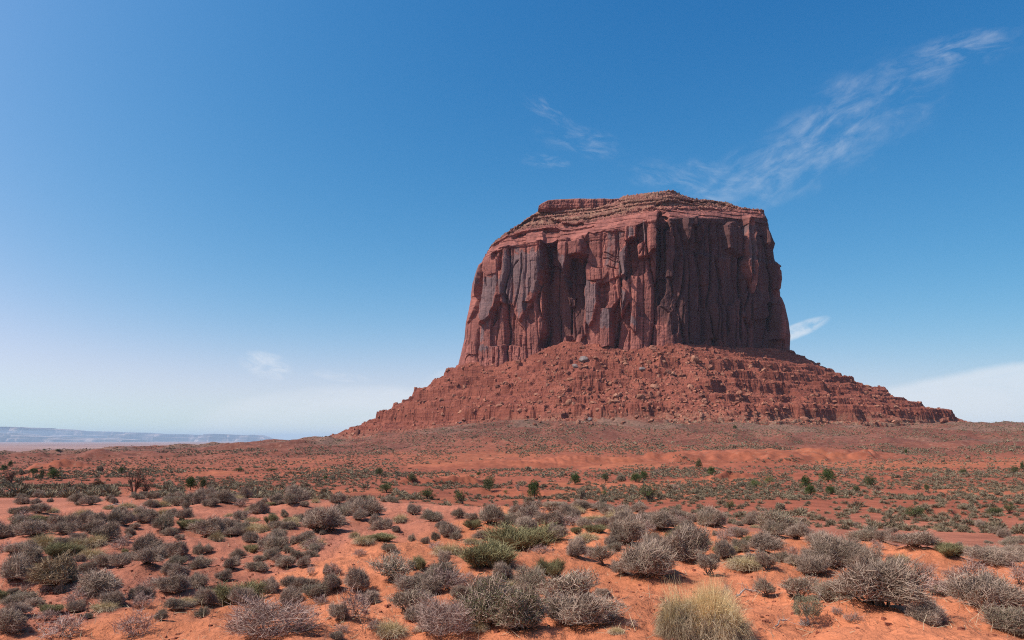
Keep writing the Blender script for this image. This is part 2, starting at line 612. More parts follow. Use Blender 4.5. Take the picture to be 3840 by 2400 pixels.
def ground_height(x, y):
    x, y = np.broadcast_arrays(np.asarray(x, float), np.asarray(y, float))
    shp = x.shape
    x, y = x.ravel(), y.ravel()
    z = base_height(x, y)
    r = np.hypot(x, y)

    def part(k, fn):
        if k.any():
            z[k] += fn(x[k], y[k], r[k])
    part(r < 60, lambda x, y, r: sstep(60, 25, r) * (0.16 * fbm(x * .35, y * .35, 3, 3) + 0.05 * fbm(x * 1.9, y * 1.9, 3, 5) + .016 * fbm(x * 6, y * 6, 2, 6)))
    part((r > 45) & (r < 1500), lambda x, y, r: sstep(45, 140, r) * sstep(1500, 700, r) * (0.55 * fbm(x * .035, y * .035, 4, 8) + 0.22 * fbm(x * .16, y * .16, 3, 11)))
    part((r > 360) & (r < 1100), lambda x, y, r: sstep(360, 470, r) * sstep(1100, 760, r) * (3.4 * ridged(x * .012 + .3 * fbm(x * .01, y * .01, 2, 31), y * .008, 3, 21) + 1.0 * fbm(x * .05, y * .05, 3, 23) - 1.2))
    part(r > 1500, lambda x, y, r: sstep(1500, 4000, r) * 5 * fbm(x * .0006, y * .0012, 4, 41))
    for (hx, hy, hw, hd, h) in HUMP_W:
        def hump(x, y, r):
            u = np.hypot((x - hx) / hw, (y - hy) / hd)
            u = u + .45 * fbm(x * .05, y * .05, 3, 51)
            return h * (sstep(1.08, .62, u) * .8 + .2 * sstep(.8, .1, u) if h > 4 else sstep(1.1, .35, u)) + (.25 if h < 4 else .16) * ridged(x * (.16 if h < 4 else .30), y * .05, 3, 61) * sstep(1.25, .5, u)
        part((np.abs(x - hx) < 1.7 * hw) & (np.abs(y - hy) < 1.7 * hd), hump)
    for pts, h, back in SCARPS:
        xs = [p[0] for p in pts]
        ys = [p[1] for p in pts]
        L = xs[-1] - xs[0]

        def scarp(x, y, r):
            s = (x - xs[0]) / L
            yl = np.interp(x, xs, ys) + 4.0 * fbm(x * .09, x * 0 + h, 4, 71)
            d = y - yl
            prof = (.65 + .5 * fbm(x * .12, x * 0 + 3, 3, 73)) * sstep(0, h * 1.0, d) * np.where(d > 0, np.exp(-np.maximum(d - h, 0) / back), 0)
            return h * prof * sstep(-.02, .12, s) * sstep(1.02, .88, s)
        part((x > xs[0] - .05 * L) & (x < xs[-1] + .05 * L) & (y > min(ys) - 8) & (y < max(ys) + back * 5), scarp)
    for mx, my, mr, mh in MOUNDS:
        part((np.abs(x - mx) < 2.5 * mr) & (np.abs(y - my) < 2.5 * mr), lambda x, y, r: mh * np.exp(-((x - mx) ** 2 + (y - my) ** 2) / (mr * mr)))
    return z.reshape(shp)


# ------------------------------------------------------------------ butte outline (sizes in metres, seen 800 m away)
def z1(zx, zy):
    """reading grid of the enlarged cliff picture -> picture"""
    return 440 + .15427 * zx, 173.33 + .15427 * zy


SIL_L = [(95, 1420), (105, 1300), (110, 1235), (150, 1060), (160, 950), (180, 860), (195, 780), (205, 680), (235, 590), (262, 560), (285, 480), (300, 300), (310, 50)]
SIL_R = [(2300, 1420), (2290, 1130), (2295, 1050), (2285, 960), (2262, 850), (2240, 790), (2238, 605), (2215, 592), (2192, 575), (2180, 500), (2192, 460), (2160, 370), (2150, 290), (2138, 240), (2130, 200), (2110, 50)]
RIM1 = [(235, 592), (310, 530), (470, 470), (660, 440), (740, 450), (800, 435), (930, 400), (1200, 350), (1400, 320), (1600, 290), (1950, 300), (2060, 300), (2130, 310)]
RIM2 = [(235, 588), (330, 472), (440, 392), (560, 365), (700, 350), (870, 345), (930, 330), (1200, 275), (1400, 248), (1700, 240), (1950, 236), (2070, 247), (2136, 272)]
TOP = [(235, 584), (330, 462), (440, 378), (560, 292), (640, 243), (700, 236), (1000, 226), (1130, 190), (1190, 146), (1300, 134), (1400, 122), (1490, 108), (1522, 116), (1565, 138), (1640, 165), (1750, 172), (1850, 186), (1900, 210), (2000, 230), (2112, 246), (2136, 268)]
YC = 868.0
PLAN_S = [-1, -.985, -.94, -.86, -.60, -.36, -.10, .10, .19, .50, .72, .86, .94, .985, 1]
PLAN_Y = [905, 888, 876, 864, 844, 826, 807, 798, 796, 824, 845, 859, 868, 880, 905]


def sil(pts, Ys):
    P = np.array([z1(a, b) for a, b in pts])
    w = at(P[:, 0], P[:, 1], Ys)
    o = np.argsort(w[2])
    return w[2][o], w[0][o]


SLz, SLx = sil(SIL_L, 886)
SRz, SRx = sil(SIL_R, 878)


def XL(z):
    return np.interp(z, SLz, SLx)


def XR(z):
    return np.interp(z, SRz, SRx)


def plan_y(s):
    return np.interp(s, PLAN_S, PLAN_Y)


def rim(pts, back):
    """polyline in the picture -> height along s; 'back' is how far it stands behind the cliff foot"""
    out = []
    for zx, zy in pts:
        px, py = z1(zx, zy)
        s = 0.0
        for _ in range(8):
            Y = plan_y(s) + back(s)
            q = at(px, py, Y)
            xl, xr = XL(q[2]), XR(q[2])
            s = float(np.clip((q[0] - xl) / (xr - xl) * 2 - 1, -1, 1))
        out.append((s, float(q[2])))
    out.sort()
    return np.array([o[0] for o in out]), np.array([o[1] for o in out])


ENDF = lambda s: 1 - np.clip(np.abs(s), 0, 1) ** 6
BACK1 = lambda s: 9 + 0 * s
BACK2 = lambda s: 9 + 15 * ENDF(s)
BACK3 = lambda s: 9 + 15 * ENDF(s) + 46 * ENDF(s)
R1s, R1z = rim(RIM1, BACK1)
R2s, R2z = rim(RIM2, BACK2)
R3s, R3z = rim(TOP, BACK3)
ZFOOT = 52.0
BX0, BY0 = float((XL(90) + XR(90)) / 2), 900.0


# offsets carved into or standing out from the wall, read as an elevation drawing of the cliff
def za(pts):
    return [(453.3 + .1199 * a, 186.7 + .1199 * b) for a, b in pts]


def zb(pts):
    return [(573.3 + .1199 * a, 184.0 + .1199 * b) for a, b in pts]


def zc_(pts):
    return [(680.0 + .1199 * a, 197.3 + .1199 * b) for a, b in pts]


FEATURES = [
    # left buttress
    (za([(285, 560), (190, 650), (150, 800), (135, 915), (190, 910), (240, 740)]), 5, 1.0),
    (za([(288, 590), (280, 760), (265, 930), (240, 1000), (235, 1120), (190, 1170), (150, 1300), (90, 1400), (110, 1150), (180, 1000), (192, 905), (238, 740)]), -9, 1.0),
    (za([(288, 560), (560, 470), (745, 455), (742, 760), (690, 890), (650, 960), (560, 1130), (480, 980), (380, 960), (330, 1080), (250, 1150), (250, 980), (275, 900)]), 5, 1.0),
    (za([(740, 455), (770, 470), (745, 560), (735, 760), (715, 880), (700, 880), (712, 600)]), 4, .7),
    (za([(405, 560), (440, 540), (432, 640), (418, 710), (398, 700)]), -7, .6),
    (za([(362, 560), (402, 545), (398, 590), (366, 625)]), -5, .6),
    (za([(385, 930), (450, 900), (520, 1010), (520, 1120), (590, 1210), (560, 1330), (330, 1320), (330, 1090)]), -4, .8),
    (za([(325, 1080), (365, 980), (370, 1090), (330, 1170)]), -5, .6),
    (za([(590, 960), (660, 940), (668, 1130), (640, 1150), (600, 1080)]), -4, .6),
    (za([(480, 420), (540, 400), (600, 385), (605, 460), (545, 475)]), -4, .8),
    # the deep recess right of it, with a rib and an overhang
    (za([(748, 480), (885, 455), (895, 620), (930, 690), (938, 900), (938, 1200), (880, 1320), (760, 1345), (700, 1330), (742, 1200), (745, 900)]), -17, 1.2),
    (za([(750, 350), (870, 350), (880, 440), (750, 470)]), -6, 1.2),
    (za([(880, 455), (975, 440), (985, 480), (948, 690), (940, 890), (922, 890), (918, 690), (890, 620)]), 6, .8),
    (za([(912, 915), (980, 910), (975, 980), (930, 985)]), 4, .6),
    (za([(985, 585), (1105, 585), (1095, 800), (1088, 1000), (1060, 1210), (950, 1280), (930, 1200), (942, 900), (950, 690)]), -16, 1.0),
    (za([(985, 485), (1090, 440), (1112, 560), (1090, 578), (985, 585)]), 6, .7),
    # central wall: spalled arch, hanging slabs, stumps of columns
    (zb([(75, 480), (130, 400), (430, 385), (445, 480), (388, 600), (382, 688), (330, 698), (260, 697), (180, 680), (120, 650)]), -2.0, .5),
    (zb([(120, 655), (180, 684), (260, 701), (382, 694), (385, 760), (300, 800), (290, 740), (240, 800), (110, 800), (80, 880), (100, 720)]), 2.5, .6),
    (zb([(205, 830), (290, 800), (295, 980), (240, 1050), (205, 1000)]), -6, .7),
    (zb([(108, 800), (205, 830), (206, 1000), (175, 1130), (135, 1200), (110, 1150)]), 5, .7),
    (zb([(80, 880), (108, 850), (108, 1250), (60, 1300), (70, 1050)]), 3, .7),
    (zb([(240, 1045), (322, 1035), (330, 1360), (225, 1365)]), 8, .7),
    (zb([(290, 900), (385, 780), (390, 960), (330, 1040), (285, 1040)]), 3, .7),
    (zb([(330, 1040), (395, 960), (400, 1120), (470, 1000), (480, 1180), (410, 1380), (335, 1370)]), -8, 1.0),
    (zb([(440, 370), (530, 335), (525, 450), (440, 480), (447, 560), (440, 770), (388, 775), (378, 600), (412, 480)]), 7, .7),
    (zb([(447, 480), (530, 450), (545, 640), (530, 700), (450, 800), (440, 680)]), -9, .9),
    (zb([(530, 330), (575, 320), (575, 480), (530, 520)]), -7, .8),
    (zb([(398, 870), (452, 905), (402, 1115), (390, 1060)]), 6, .6),
    (zb([(500, 965), (532, 1000), (532, 1260), (475, 1190), (490, 1100)]), 6, .6),
    (zb([(575, 300), (708, 235), (692, 560), (640, 582), (545, 635), (542, 510), (590, 480)]), 8, .9),
    (zb([(545, 640), (645, 585), (690, 730), (700, 1000), (800, 1080), (770, 1190), (540, 1100)]), -3, .9),
    # the great shaded wall and its columns
    (zb([(706, 240), (780, 230), (800, 350), (770, 380), (770, 900), (700, 1000), (694, 560)]), -10, 1.2),
    (zb([(765, 355), (815, 345), (815, 380), (800, 400), (785, 560), (768, 560)]), -4, .6),
    (zb([(915, 300), (1000, 270), (1000, 355), (960, 365), (945, 480), (925, 460)]), 7, .8),
    (zb([(1020, 350), (1075, 340), (1078, 460), (1045, 470)]), 5, .8),
    (zb([(690, 780), (830, 780), (870, 900), (820, 1060), (700, 1000)]), -4, .9),
    (zb([(860, 400), (900, 560), (890, 1000), (870, 1250), (830, 1250), (840, 700)]), -4, .9),
    (zc_([(135, 200), (190, 330), (185, 480), (205, 700), (240, 1000), (240, 1200), (200, 1200), (180, 700), (130, 400)]), -4, .8),
    (zc_([(365, 220), (430, 205), (470, 240), (500, 330), (500, 520), (380, 430)]), 6, .8),
    (zc_([(310, 480), (350, 640), (390, 900), (405, 1100), (380, 1150), (360, 800), (310, 560)]), -5, .7),
    (zc_([(250, 880), (300, 820), (320, 1000), (320, 1190), (250, 1190)]), 3, .8),
    (zc_([(505, 260), (522, 240), (518, 520), (510, 700), (510, 1000), (500, 1200), (488, 1180), (495, 700)]), -13, .7),
    (zc_([(515, 180), (575, 180), (595, 480), (602, 640), (586, 800), (560, 700), (520, 560)]), 9, .9),
    (zc_([(575, 260), (640, 300), (700, 500), (745, 880), (742, 1000), (600, 1040), (590, 800), (600, 500)]), 4, .9),
    (zc_([(515, 600), (580, 800), (590, 1060), (520, 1000)]), 3, .8),
    (zc_([(630, 290), (690, 330), (712, 480), (735, 640), (745, 900), (725, 900), (700, 560)]), -8, .7),
    (zc_([(700, 150), (760, 200), (822, 380), (802, 500), (820, 570), (832, 780), (745, 770), (705, 480)]), 4, .9),
    (zc_([(705, 890), (752, 880), (750, 1120), (735, 1120)]), -9, .8),
    (zc_([(752, 880), (830, 900), (842, 1190), (750, 1190)]), 6, .9),
    (zc_([(812, 580), (842, 570), (846, 800), (838, 1180), (826, 1000), (826, 820)]), -8, .6),
    (zc_([(846, 560), (890, 560), (900, 780), (850, 800)]), 3, .6),
]
CRACKS = [
    (za([(722, 470), (705, 640), (690, 770)]), 2.5), (za([(545, 600), (500, 690), (480, 900), (470, 960)]), 2.0), (za([(580, 560), (575, 700), (550, 880), (520, 1050)]), 2.2),
    (za([(640, 760), (640, 900)]), 1.5), (za([(835, 1050), (850, 1150), (845, 1290)]), 2.5), (za([(310, 760), (310, 830)]), 2.0), (za([(172, 700), (160, 880)]), 1.4),
    (zb([(262, 420), (235, 520), (215, 620)]), 1.2), (zb([(250, 560), (290, 590), (378, 600)]), 1.6), (zb([(245, 620), (300, 632), (378, 640)]), 1.6),
    (zb([(300, 610), (378, 618)]), 1.2), (zb([(90, 640), (180, 684), (260, 699), (380, 690)]), 2.0),
    (zb([(622, 330), (610, 480), (560, 600)]), 1.6), (zb([(820, 1080), (825, 1220)]), 2.2), (zb([(928, 1180), (925, 1320)]), 2.2), (zb([(1085, 600), (1080, 900), (1060, 1080)]), 2.0),
    (zc_([(60, 380), (90, 560), (95, 900), (100, 1200)]), 1.8), (zc_([(40, 900), (38, 1200)]), 2.0), (zc_([(300, 900), (310, 1200)]), 2.2), (zc_([(555, 260), (557, 560)]), 1.0),
    (zc_([(20, 735), (100, 730), (240, 735)]), .8), (zc_([(860, 900), (870, 1190)]), 1.6), (zc_([(790, 600), (800, 840)]), 1.4),
]
VARNISH = [
    (za([(450, 560), (740, 520), (735, 700), (700, 880), (640, 900), (560, 1120), (530, 960), (440, 1020), (400, 800), (380, 900), (290, 1180), (250, 1000), (290, 750), (420, 760)]), .55),
    (za([(880, 580), (950, 580), (940, 880), (925, 880), (915, 690)]), .7), (za([(250, 1150), (270, 1150), (260, 1270), (220, 1380)]), .6), (za([(215, 1340), (370, 1320), (370, 1370), (215, 1390)]), .45),
    (za([(145, 640), (280, 580), (240, 760), (190, 920), (140, 910)]), .45), (za([(500, 485), (580, 485), (570, 540), (510, 530)]), .4),
    (zb([(380, 580), (447, 560), (440, 770), (385, 760)]), .8), (zb([(108, 800), (205, 830), (206, 1000), (135, 1200), (110, 1150)]), .8), (zb([(240, 1045), (322, 1035), (320, 1210), (228, 1210)]), .8),
    (zb([(90, 560), (150, 500), (300, 460), (420, 470), (380, 690), (250, 695), (120, 640)]), .35), (zb([(470, 400), (515, 400), (510, 455), (470, 460)]), .8), (zb([(398, 870), (452, 905), (402, 1115)]), .7),
    (zb([(700, 240), (1110, 240), (1110, 1300), (700, 1000)]), .10), (zb([(570, 340), (620, 340), (600, 480), (575, 480)]), .6), (zb([(490, 1130), (530, 1130), (530, 1200), (480, 1190)]), .6),
    (zb([(240, 400), (430, 390), (430, 450), (270, 470)]), .4),
    (zc_([(0, 250), (500, 250), (510, 1200), (0, 1200)]), .08), (zc_([(520, 240), (580, 250), (590, 470), (600, 650), (560, 640), (520, 500)]), .55), (zc_([(545, 230), (575, 240), (570, 300), (545, 290)]), .6),
]


def wall_offset(px, py, ztop_f, z):
    """How far the wall stands out from its plan line. ztop_f: 0 at the foot, 1 at the rim of the wall."""
    d = np.zeros_like(px)
    wx = px + 1.0 * fbm(px * .06, py * .04, 3, 101) + .5 * fbm(px * .3, py * .12, 2, 102)
    wy = py + 2.2 * fbm(px * .08, py * .06, 3, 103)
    for poly, dep, soft in FEATURES:
        P = np.array(poly)
        bx0, by0 = P.min(0) - 4
        bx1, by1 = P.max(0) + 4
        k = (px > bx0) & (px < bx1) & (py > by0) & (py < by1)
        if k.any():
            sd = polysd(poly, wx[k], wy[k])
            d[k] += 1.25 * dep * sstep(-soft, soft * (1.0 if dep > 0 else .6), sd)
    for pts, dep in CRACKS:
        sd = linesd(pts, wx, wy)
        d -= 1.3 * dep * np.exp(-(sd / .6) ** 2)
    wall = sstep(-.02, .05, ztop_f) * sstep(1.02, .94, ztop_f)
    # columns at two widths, each broken into blocks at its own heights
    for wid, amp, hh, seed in ((34, 6.0, 150, 201), (15, 1.9, 90, 202), (5, .55, 30, 203)):
        c = px / wid + .34 * fbm(px / (wid * 3.5), py / 110, 3, seed)
        k = np.floor(c)
        fr = c - k
        blk = np.floor(py / hh + h1(k, seed + 5) * 7 + .12 * perlin(px / wid, py / hh, seed + 6) + .25 * (fr - .5) * (h1(k, seed + 8) - .5))
        off = _hash(k, blk, seed + 7) - .5
        edge = np.minimum(fr, 1 - fr)
        rnd = sstep(0, .12, edge)
        d += wall * amp * (off * 1.2 + .5 * (rnd - .7)) - wall * amp * (.55 if wid > 10 else .3) * np.exp(-(edge * wid / .8) ** 2)
    # thin splinters low on the left buttress
    low = sstep(.45, .25, ztop_f) * sstep(545, 515, px)
    c = px / 2.6 + .4 * fbm(px / 9, py / 40, 2, 301)
    k = np.floor(c)
    d += low * 2.6 * (_hash(k, np.floor(py / 22 + 5 * h1(k, 303)), 305) - .5)
    # bedding: thin ledges high up and at the foot
    bed = np.floor(z / 2.1 + .5 * fbm(px / 30, z * 0, 2, 401))
    bed2 = np.floor(z / 4.6 + .6 * fbm(px / 40, z * 0, 2, 402))
    strat = np.maximum(sstep(.90, 1.0, ztop_f), sstep(.17, .04, ztop_f) * .9)
    d += strat * (2.2 * (h1(bed, 411) - .5) + 2.6 * (h1(bed2, 412) - .5)) * (.6 + .6 * fbm(px / 18, py / 18, 2, 413))
    d += .8 * fbm(px / 12, py / 26, 4, 501, .5) + .28 * fbm(px / 2.6, py / 4.4, 3, 502, .55)
    return d


# dark undercut benches below the summit
BENCHES = [
    ([(440, 388), (500, 345), (570, 300), (700, 292), (790, 318), (870, 335), (930, 318), (935, 332), (870, 358), (780, 352), (700, 330), (600, 335), (540, 350), (450, 402)], -5.0),
    ([(330, 465), (440, 408), (560, 372), (700, 362), (860, 368), (1000, 340), (1000, 350), (860, 384), (700, 376), (560, 388), (440, 425), (335, 480)], -2.4),
    ([(930, 300), (1080, 268), (1210, 236), (1390, 222), (1390, 232), (1215, 250), (1085, 282), (940, 312)], -2.5),
    ([(1390, 205), (1480, 172), (1640, 178), (1850, 196), (1950, 232), (1860, 226), (1700, 212), (1560, 214), (1400, 226)], -4.5),
    ([(1400, 240), (1560, 232), (1760, 236), (1940, 244), (2090, 262), (2090, 270), (1940, 254), (1760, 248), (1560, 246), (1400, 252)], -2.2),
    ([(560, 300), (640, 262), (760, 262), (900, 258), (900, 264), (760, 270), (650, 272), (570, 308)], -1.8),
]


def build_cliff(parent):
    nc = 1000
    ph = np.linspace(-1, 1, nc)
    s = np.sin(ph * np.pi / 2)
    s = .55 * s + .45 * ph
    v = np.concatenate([np.linspace(0, 1, 330), np.linspace(1, 2, 70)[1:], np.linspace(2, 3, 130)[1:]])
    S, V = np.meshgrid(s, v)
    r1, r2, r3 = np.interp(s, R1s, R1z), np.interp(s, R2s, R2z), np.interp(s, R3s, R3z)
    r2 = np.maximum(r2, r1 + .1)
    r3 = np.maximum(r3, r2 + .1)
    r1, r2, r3 = r1[None], r2[None], r3[None]
    Z = np.where(V <= 1, lerp(ZFOOT, r1, V), np.where(V <= 2, lerp(r1, r2, V - 1), 0))
    w = np.clip(V - 2, 0, 1)
    # the cap: three benches with little risers between rubble slopes
    px_, _ = proj(lerp(XL(r1), XR(r1), (S + 1) / 2), plan_y(S), r1 + 0 * S)
    ww = w + .035 * fbm(px_ / 14, w * 6, 3, 601) * sstep(0, .1, w) * sstep(1, .85, w)
    stair = .55 * ww
    for c0, amt, sharp in ((.12, .13, .025), (.30, .12, .03), (.52, .08, .03), (.80, .12, .03)):
        stair = stair + amt * sstep(c0 - sharp, c0 + sharp, ww)
    stair = np.clip(stair, 0, 1)
    Z = np.where(V > 2, lerp(r2, r3, stair), Z)
    back = np.where(V <= 1, 9 * np.clip((Z - ZFOOT) / (r1 - ZFOOT), 0, 1), np.where(V <= 2, lerp(BACK1(S), BACK2(S), V - 1), lerp(BACK2(S), BACK3(S), w)))
    Y = plan_y(S) + back
    X = lerp(XL(Z), XR(Z), (S + 1) / 2)
    # outward direction in plan
    xm, ym = lerp(XL(150.), XR(150.), (s + 1) / 2), plan_y(s)
    tx, ty = np.gradient(xm), np.gradient(ym)
    L = np.hypot(tx, ty)
    nx, ny = ty / L, -tx / L
    PX, PY = proj(X, Y, Z)
    zf = np.where(V <= 1, (Z - 62) / (r1 - 62), V)
    D = wall_offset(PX, PY, zf, Z)
    sides = sstep(1.0, .90, np.abs(S))
    capm = sstep(2.0, 2.06, V)
    D = D * lerp(.18, 1, sides) * (1 - capm)
    wx = PX + .8 * fbm(PX / 5, PY / 5, 3, 611)
    wy = PY + .8 * fbm(PX / 7, PY / 3, 3, 612)
    for poly, dep in BENCHES:
        D = D + dep * sstep(-.5, .5, polysd([z1(a, b) for a, b in poly], wx, wy))
    X = X + D * nx[None] * np.where(np.abs(S) > .97, .5, 1)
    Y = Y + D * ny[None]
    rub = capm * (1.3 * fbm(PX / 3.0, PY / 1.6, 4, 701, .6) + .9 * (_hash(np.floor(PX / 1.5), np.floor(PY / .9), 702) - .5)) * np.where(V > 2.97, .7, 1)
    Z = Z + rub
    led = np.floor(Z / 3.1 + .4 * fbm(PX / 30, PX * 0, 2, 703))
    Y = Y - capm * sstep(3, 2.8, V) * 3.2 * (h1(led, 704) - .5)
    verts = np.stack([X, Y, Z], -1).reshape(-1, 3)
    q = [grid_quads(len(v), nc)]
    # back wall and flat top
    nb = 160
    sb = np.linspace(1, -1, nb)
    top_b = np.interp(sb, R3s, R3z) - 3
    rows = []
    for f in np.linspace(0, 1, 30):
        zb_ = lerp(ZFOOT, top_b, f)
        xb = lerp(XL(zb_), XR(zb_), (sb + 1) / 2)
        yb = 905 + 135 * np.sqrt(np.maximum(1 - sb * sb, 0)) + 9 * f
        dd = 5 * fbm(xb / 20, zb_ / 60, 4, 801) * np.sqrt(np.maximum(1 - sb * sb, 0))
        rows.append(np.stack([xb, yb + dd, zb_], -1))
    rows.append(np.stack([lerp(XL(top_b), XR(top_b), (sb + 1) / 2), np.maximum(880, 905 + 0 * sb), top_b - 1], -1))
    rows.append(np.stack([np.interp(-np.linspace(-1, 1, nb), s, X[-1]), np.interp(-np.linspace(-1, 1, nb), s, Y[-1]) + 1.0, np.interp(-np.linspace(-1, 1, nb), s, Z[-1]) - .6], -1))
    bv = np.concatenate(rows)
    q.append(grid_quads(len(rows), nb) + len(verts))
    me = mesh_from('cliff', np.concatenate([verts, bv]), np.concatenate(q))
    var = np.full(PX.shape, .10)
    wx = PX + 1.4 * fbm(PX / 6, PY / 14, 3, 901)
    wy = PY + 5 * fbm(PX / 5, PY / 30, 3, 902)
    for poly, a in VARNISH:
        var += a * sstep(-1.5, 1.5, polysd(poly, wx, wy))
    var = var * sstep(1.25, 1.0, V) * sstep(.02, .12, zf)
    add_float(me, 'varnish', np.concatenate([var.ravel(), np.full(len(bv), .2)]))
    shade_varnish = sstep(-6, 4, polysd(zb([(700, 225), (1650, 190), (1700, 1400), (900, 1400), (700, 1050), (690, 560)]), wx, wy)) + .8 * sstep(-3, 2, polysd(za([(748, 470), (880, 470), (930, 690), (935, 1200), (760, 1345), (700, 1330), (742, 1200)]), wx, wy)) + .8 * sstep(-3, 2, polysd(za([(960, 600), (1105, 585), (1088, 1000), (1060, 1210), (950, 1280), (930, 1200)]), wx, wy))  # shade painted into the colour of the right wall and two recesses
    shade_varnish = np.clip(shade_varnish, 0, 1) * sstep(1.2, 1.0, V) * (1 - .9 * sstep(-1.5, 1.5, polysd(zc_([(515, 180), (575, 180), (595, 480), (602, 640), (586, 800), (560, 700), (520, 560)]), wx, wy)))  # sunlit pillar is mostly spared the painted shade
    add_float(me, 'shade_varnish', np.concatenate([shade_varnish.ravel(), np.full(len(bv), .6)]))
    cap = sstep(2.02, 2.25, V)
    add_float(me, 'cap', np.concatenate([cap.ravel(), np.zeros(len(bv))]))
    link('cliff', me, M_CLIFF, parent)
    return s, X[-1], Y[-1], Z[-1]


def build_caprock(parent):
    """The flat slab of harder rock along the left half of the summit."""
    out = [(636, 232), (640, 206), (662, 190), (700, 171), (760, 166), (830, 163), (900, 160), (980, 162), (1060, 160), (1110, 163), (1160, 160), (1192, 143), (1230, 140)]
    low = [(636, 246), (1000, 250), (1230, 200)]
    n = 260
    zx = np.linspace(636, 1230, n)
    topy = np.interp(zx, [o[0] for o in out], [o[1] for o in out])
    lowy = np.interp(zx, [o[0] for o in low], [o[1] for o in low])
    px = 440 + .15427 * zx
    Yf = 893 - 6 * np.linspace(0, 1, n) + 2.0 * fbm(zx / 60, zx * 0, 3, 1001)
    blk = np.floor(zx / 34 + .5 * fbm(zx / 50, zx * 0, 2, 1002))
    Yf = Yf + 2.6 * (h1(blk, 1003) - .5)
    rows = []
    m = 26
    for f in np.linspace(0, 1, m):
        py = 173.33 + .15427 * lerp(lowy, topy, f)
        bed = h1(np.floor(f * 7 + .3 * fbm(zx / 40, zx * 0 + f, 2, 1004)), 1005)
        under = 5.0 * sstep(.28, .0, f)
        Y = Yf + under - 1.6 * bed + .6 * fbm(zx / 12, zx * 0 + f * 6, 3, 1006) + 2.2 * sstep(.85, 1, f) ** 2
        q = at(px, py, Y)
        q[2] = zat(px, py, Yf)
        rows.append(np.stack(list(q), -1))
    top = rows[-1]
    rows.append(top + np.array([0, 14, .6]))
    rows.append(top + np.array([0, 45, -1.0]))
    rows.append(top + np.array([0, 48, -14.0]))
    me = mesh_from('cap_rock', np.concatenate(rows), grid_quads(len(rows), n))
    nv = len(me.vertices)
    add_float(me, 'varnish', np.full(nv, .12))
    add_float(me, 'shade_varnish', np.full(nv, .1))
    capf = np.zeros((m + 3, n))
    capf[m - 3:] = .7
    add_float(me, 'cap', capf.ravel())
    link('cap_rock', me, M_CLIFF, parent)


# ------------------------------------------------------------------ talus apron
def base_radius(al):
    """distance from the butte's middle to the foot of the wall, by bearing"""
    th = np.linspace(0, 2 * np.pi, 721)
    s1 = np.linspace(-1, 1, 300)
    xf = lerp(XL(85.), XR(85.), (s1 + 1) / 2)
    yf = plan_y(s1)
    s2 = np.linspace(1, -1, 300)
    xb = lerp(XL(85.), XR(85.), (s2 + 1) / 2)
    yb = 905 + 135 * np.sqrt(np.maximum(1 - s2 * s2, 0))
    X, Y = np.concatenate([xf, xb]) - BX0, np.concatenate([yf, yb]) - BY0
    a = np.arctan2(Y, X) % (2 * np.pi)
    o = np.argsort(a)
    return np.interp(al % (2 * np.pi), a[o], np.hypot(X, Y)[o], period=2 * np.pi)


AL_T = np.linspace(0, 2 * np.pi, 1441)
BR_T = base_radius(AL_T)
k_ = np.hanning(61)
k_ /= k_.sum()
BR_T = np.convolve(np.pad(BR_T[:-1], 30, mode='wrap'), k_, 'valid')
BR_T = np.append(BR_T, BR_T[0])
# per bearing (degrees, -90 faces the camera): height of the apron at the wall, its foot height, its width
TAL = np.array([
    (-180, 83, -8, 164), (-165, 82, -5, 160), (-155, 83, -1, 146), (-143, 96, 3, 134), (-135, 100, 6, 132), (-115, 96, 9, 142), (-96, 90, 10, 152), (-84, 93, 11, 152), (-61, 95, 10, 144),
    (-31, 95, 10, 172), (-6, 98, 10, 220), (15, 97, 8, 244), (25, 96, 5, 244), (55, 92, 0, 215), (90, 85, -5, 160), (180, 83, -8, 164)], float)


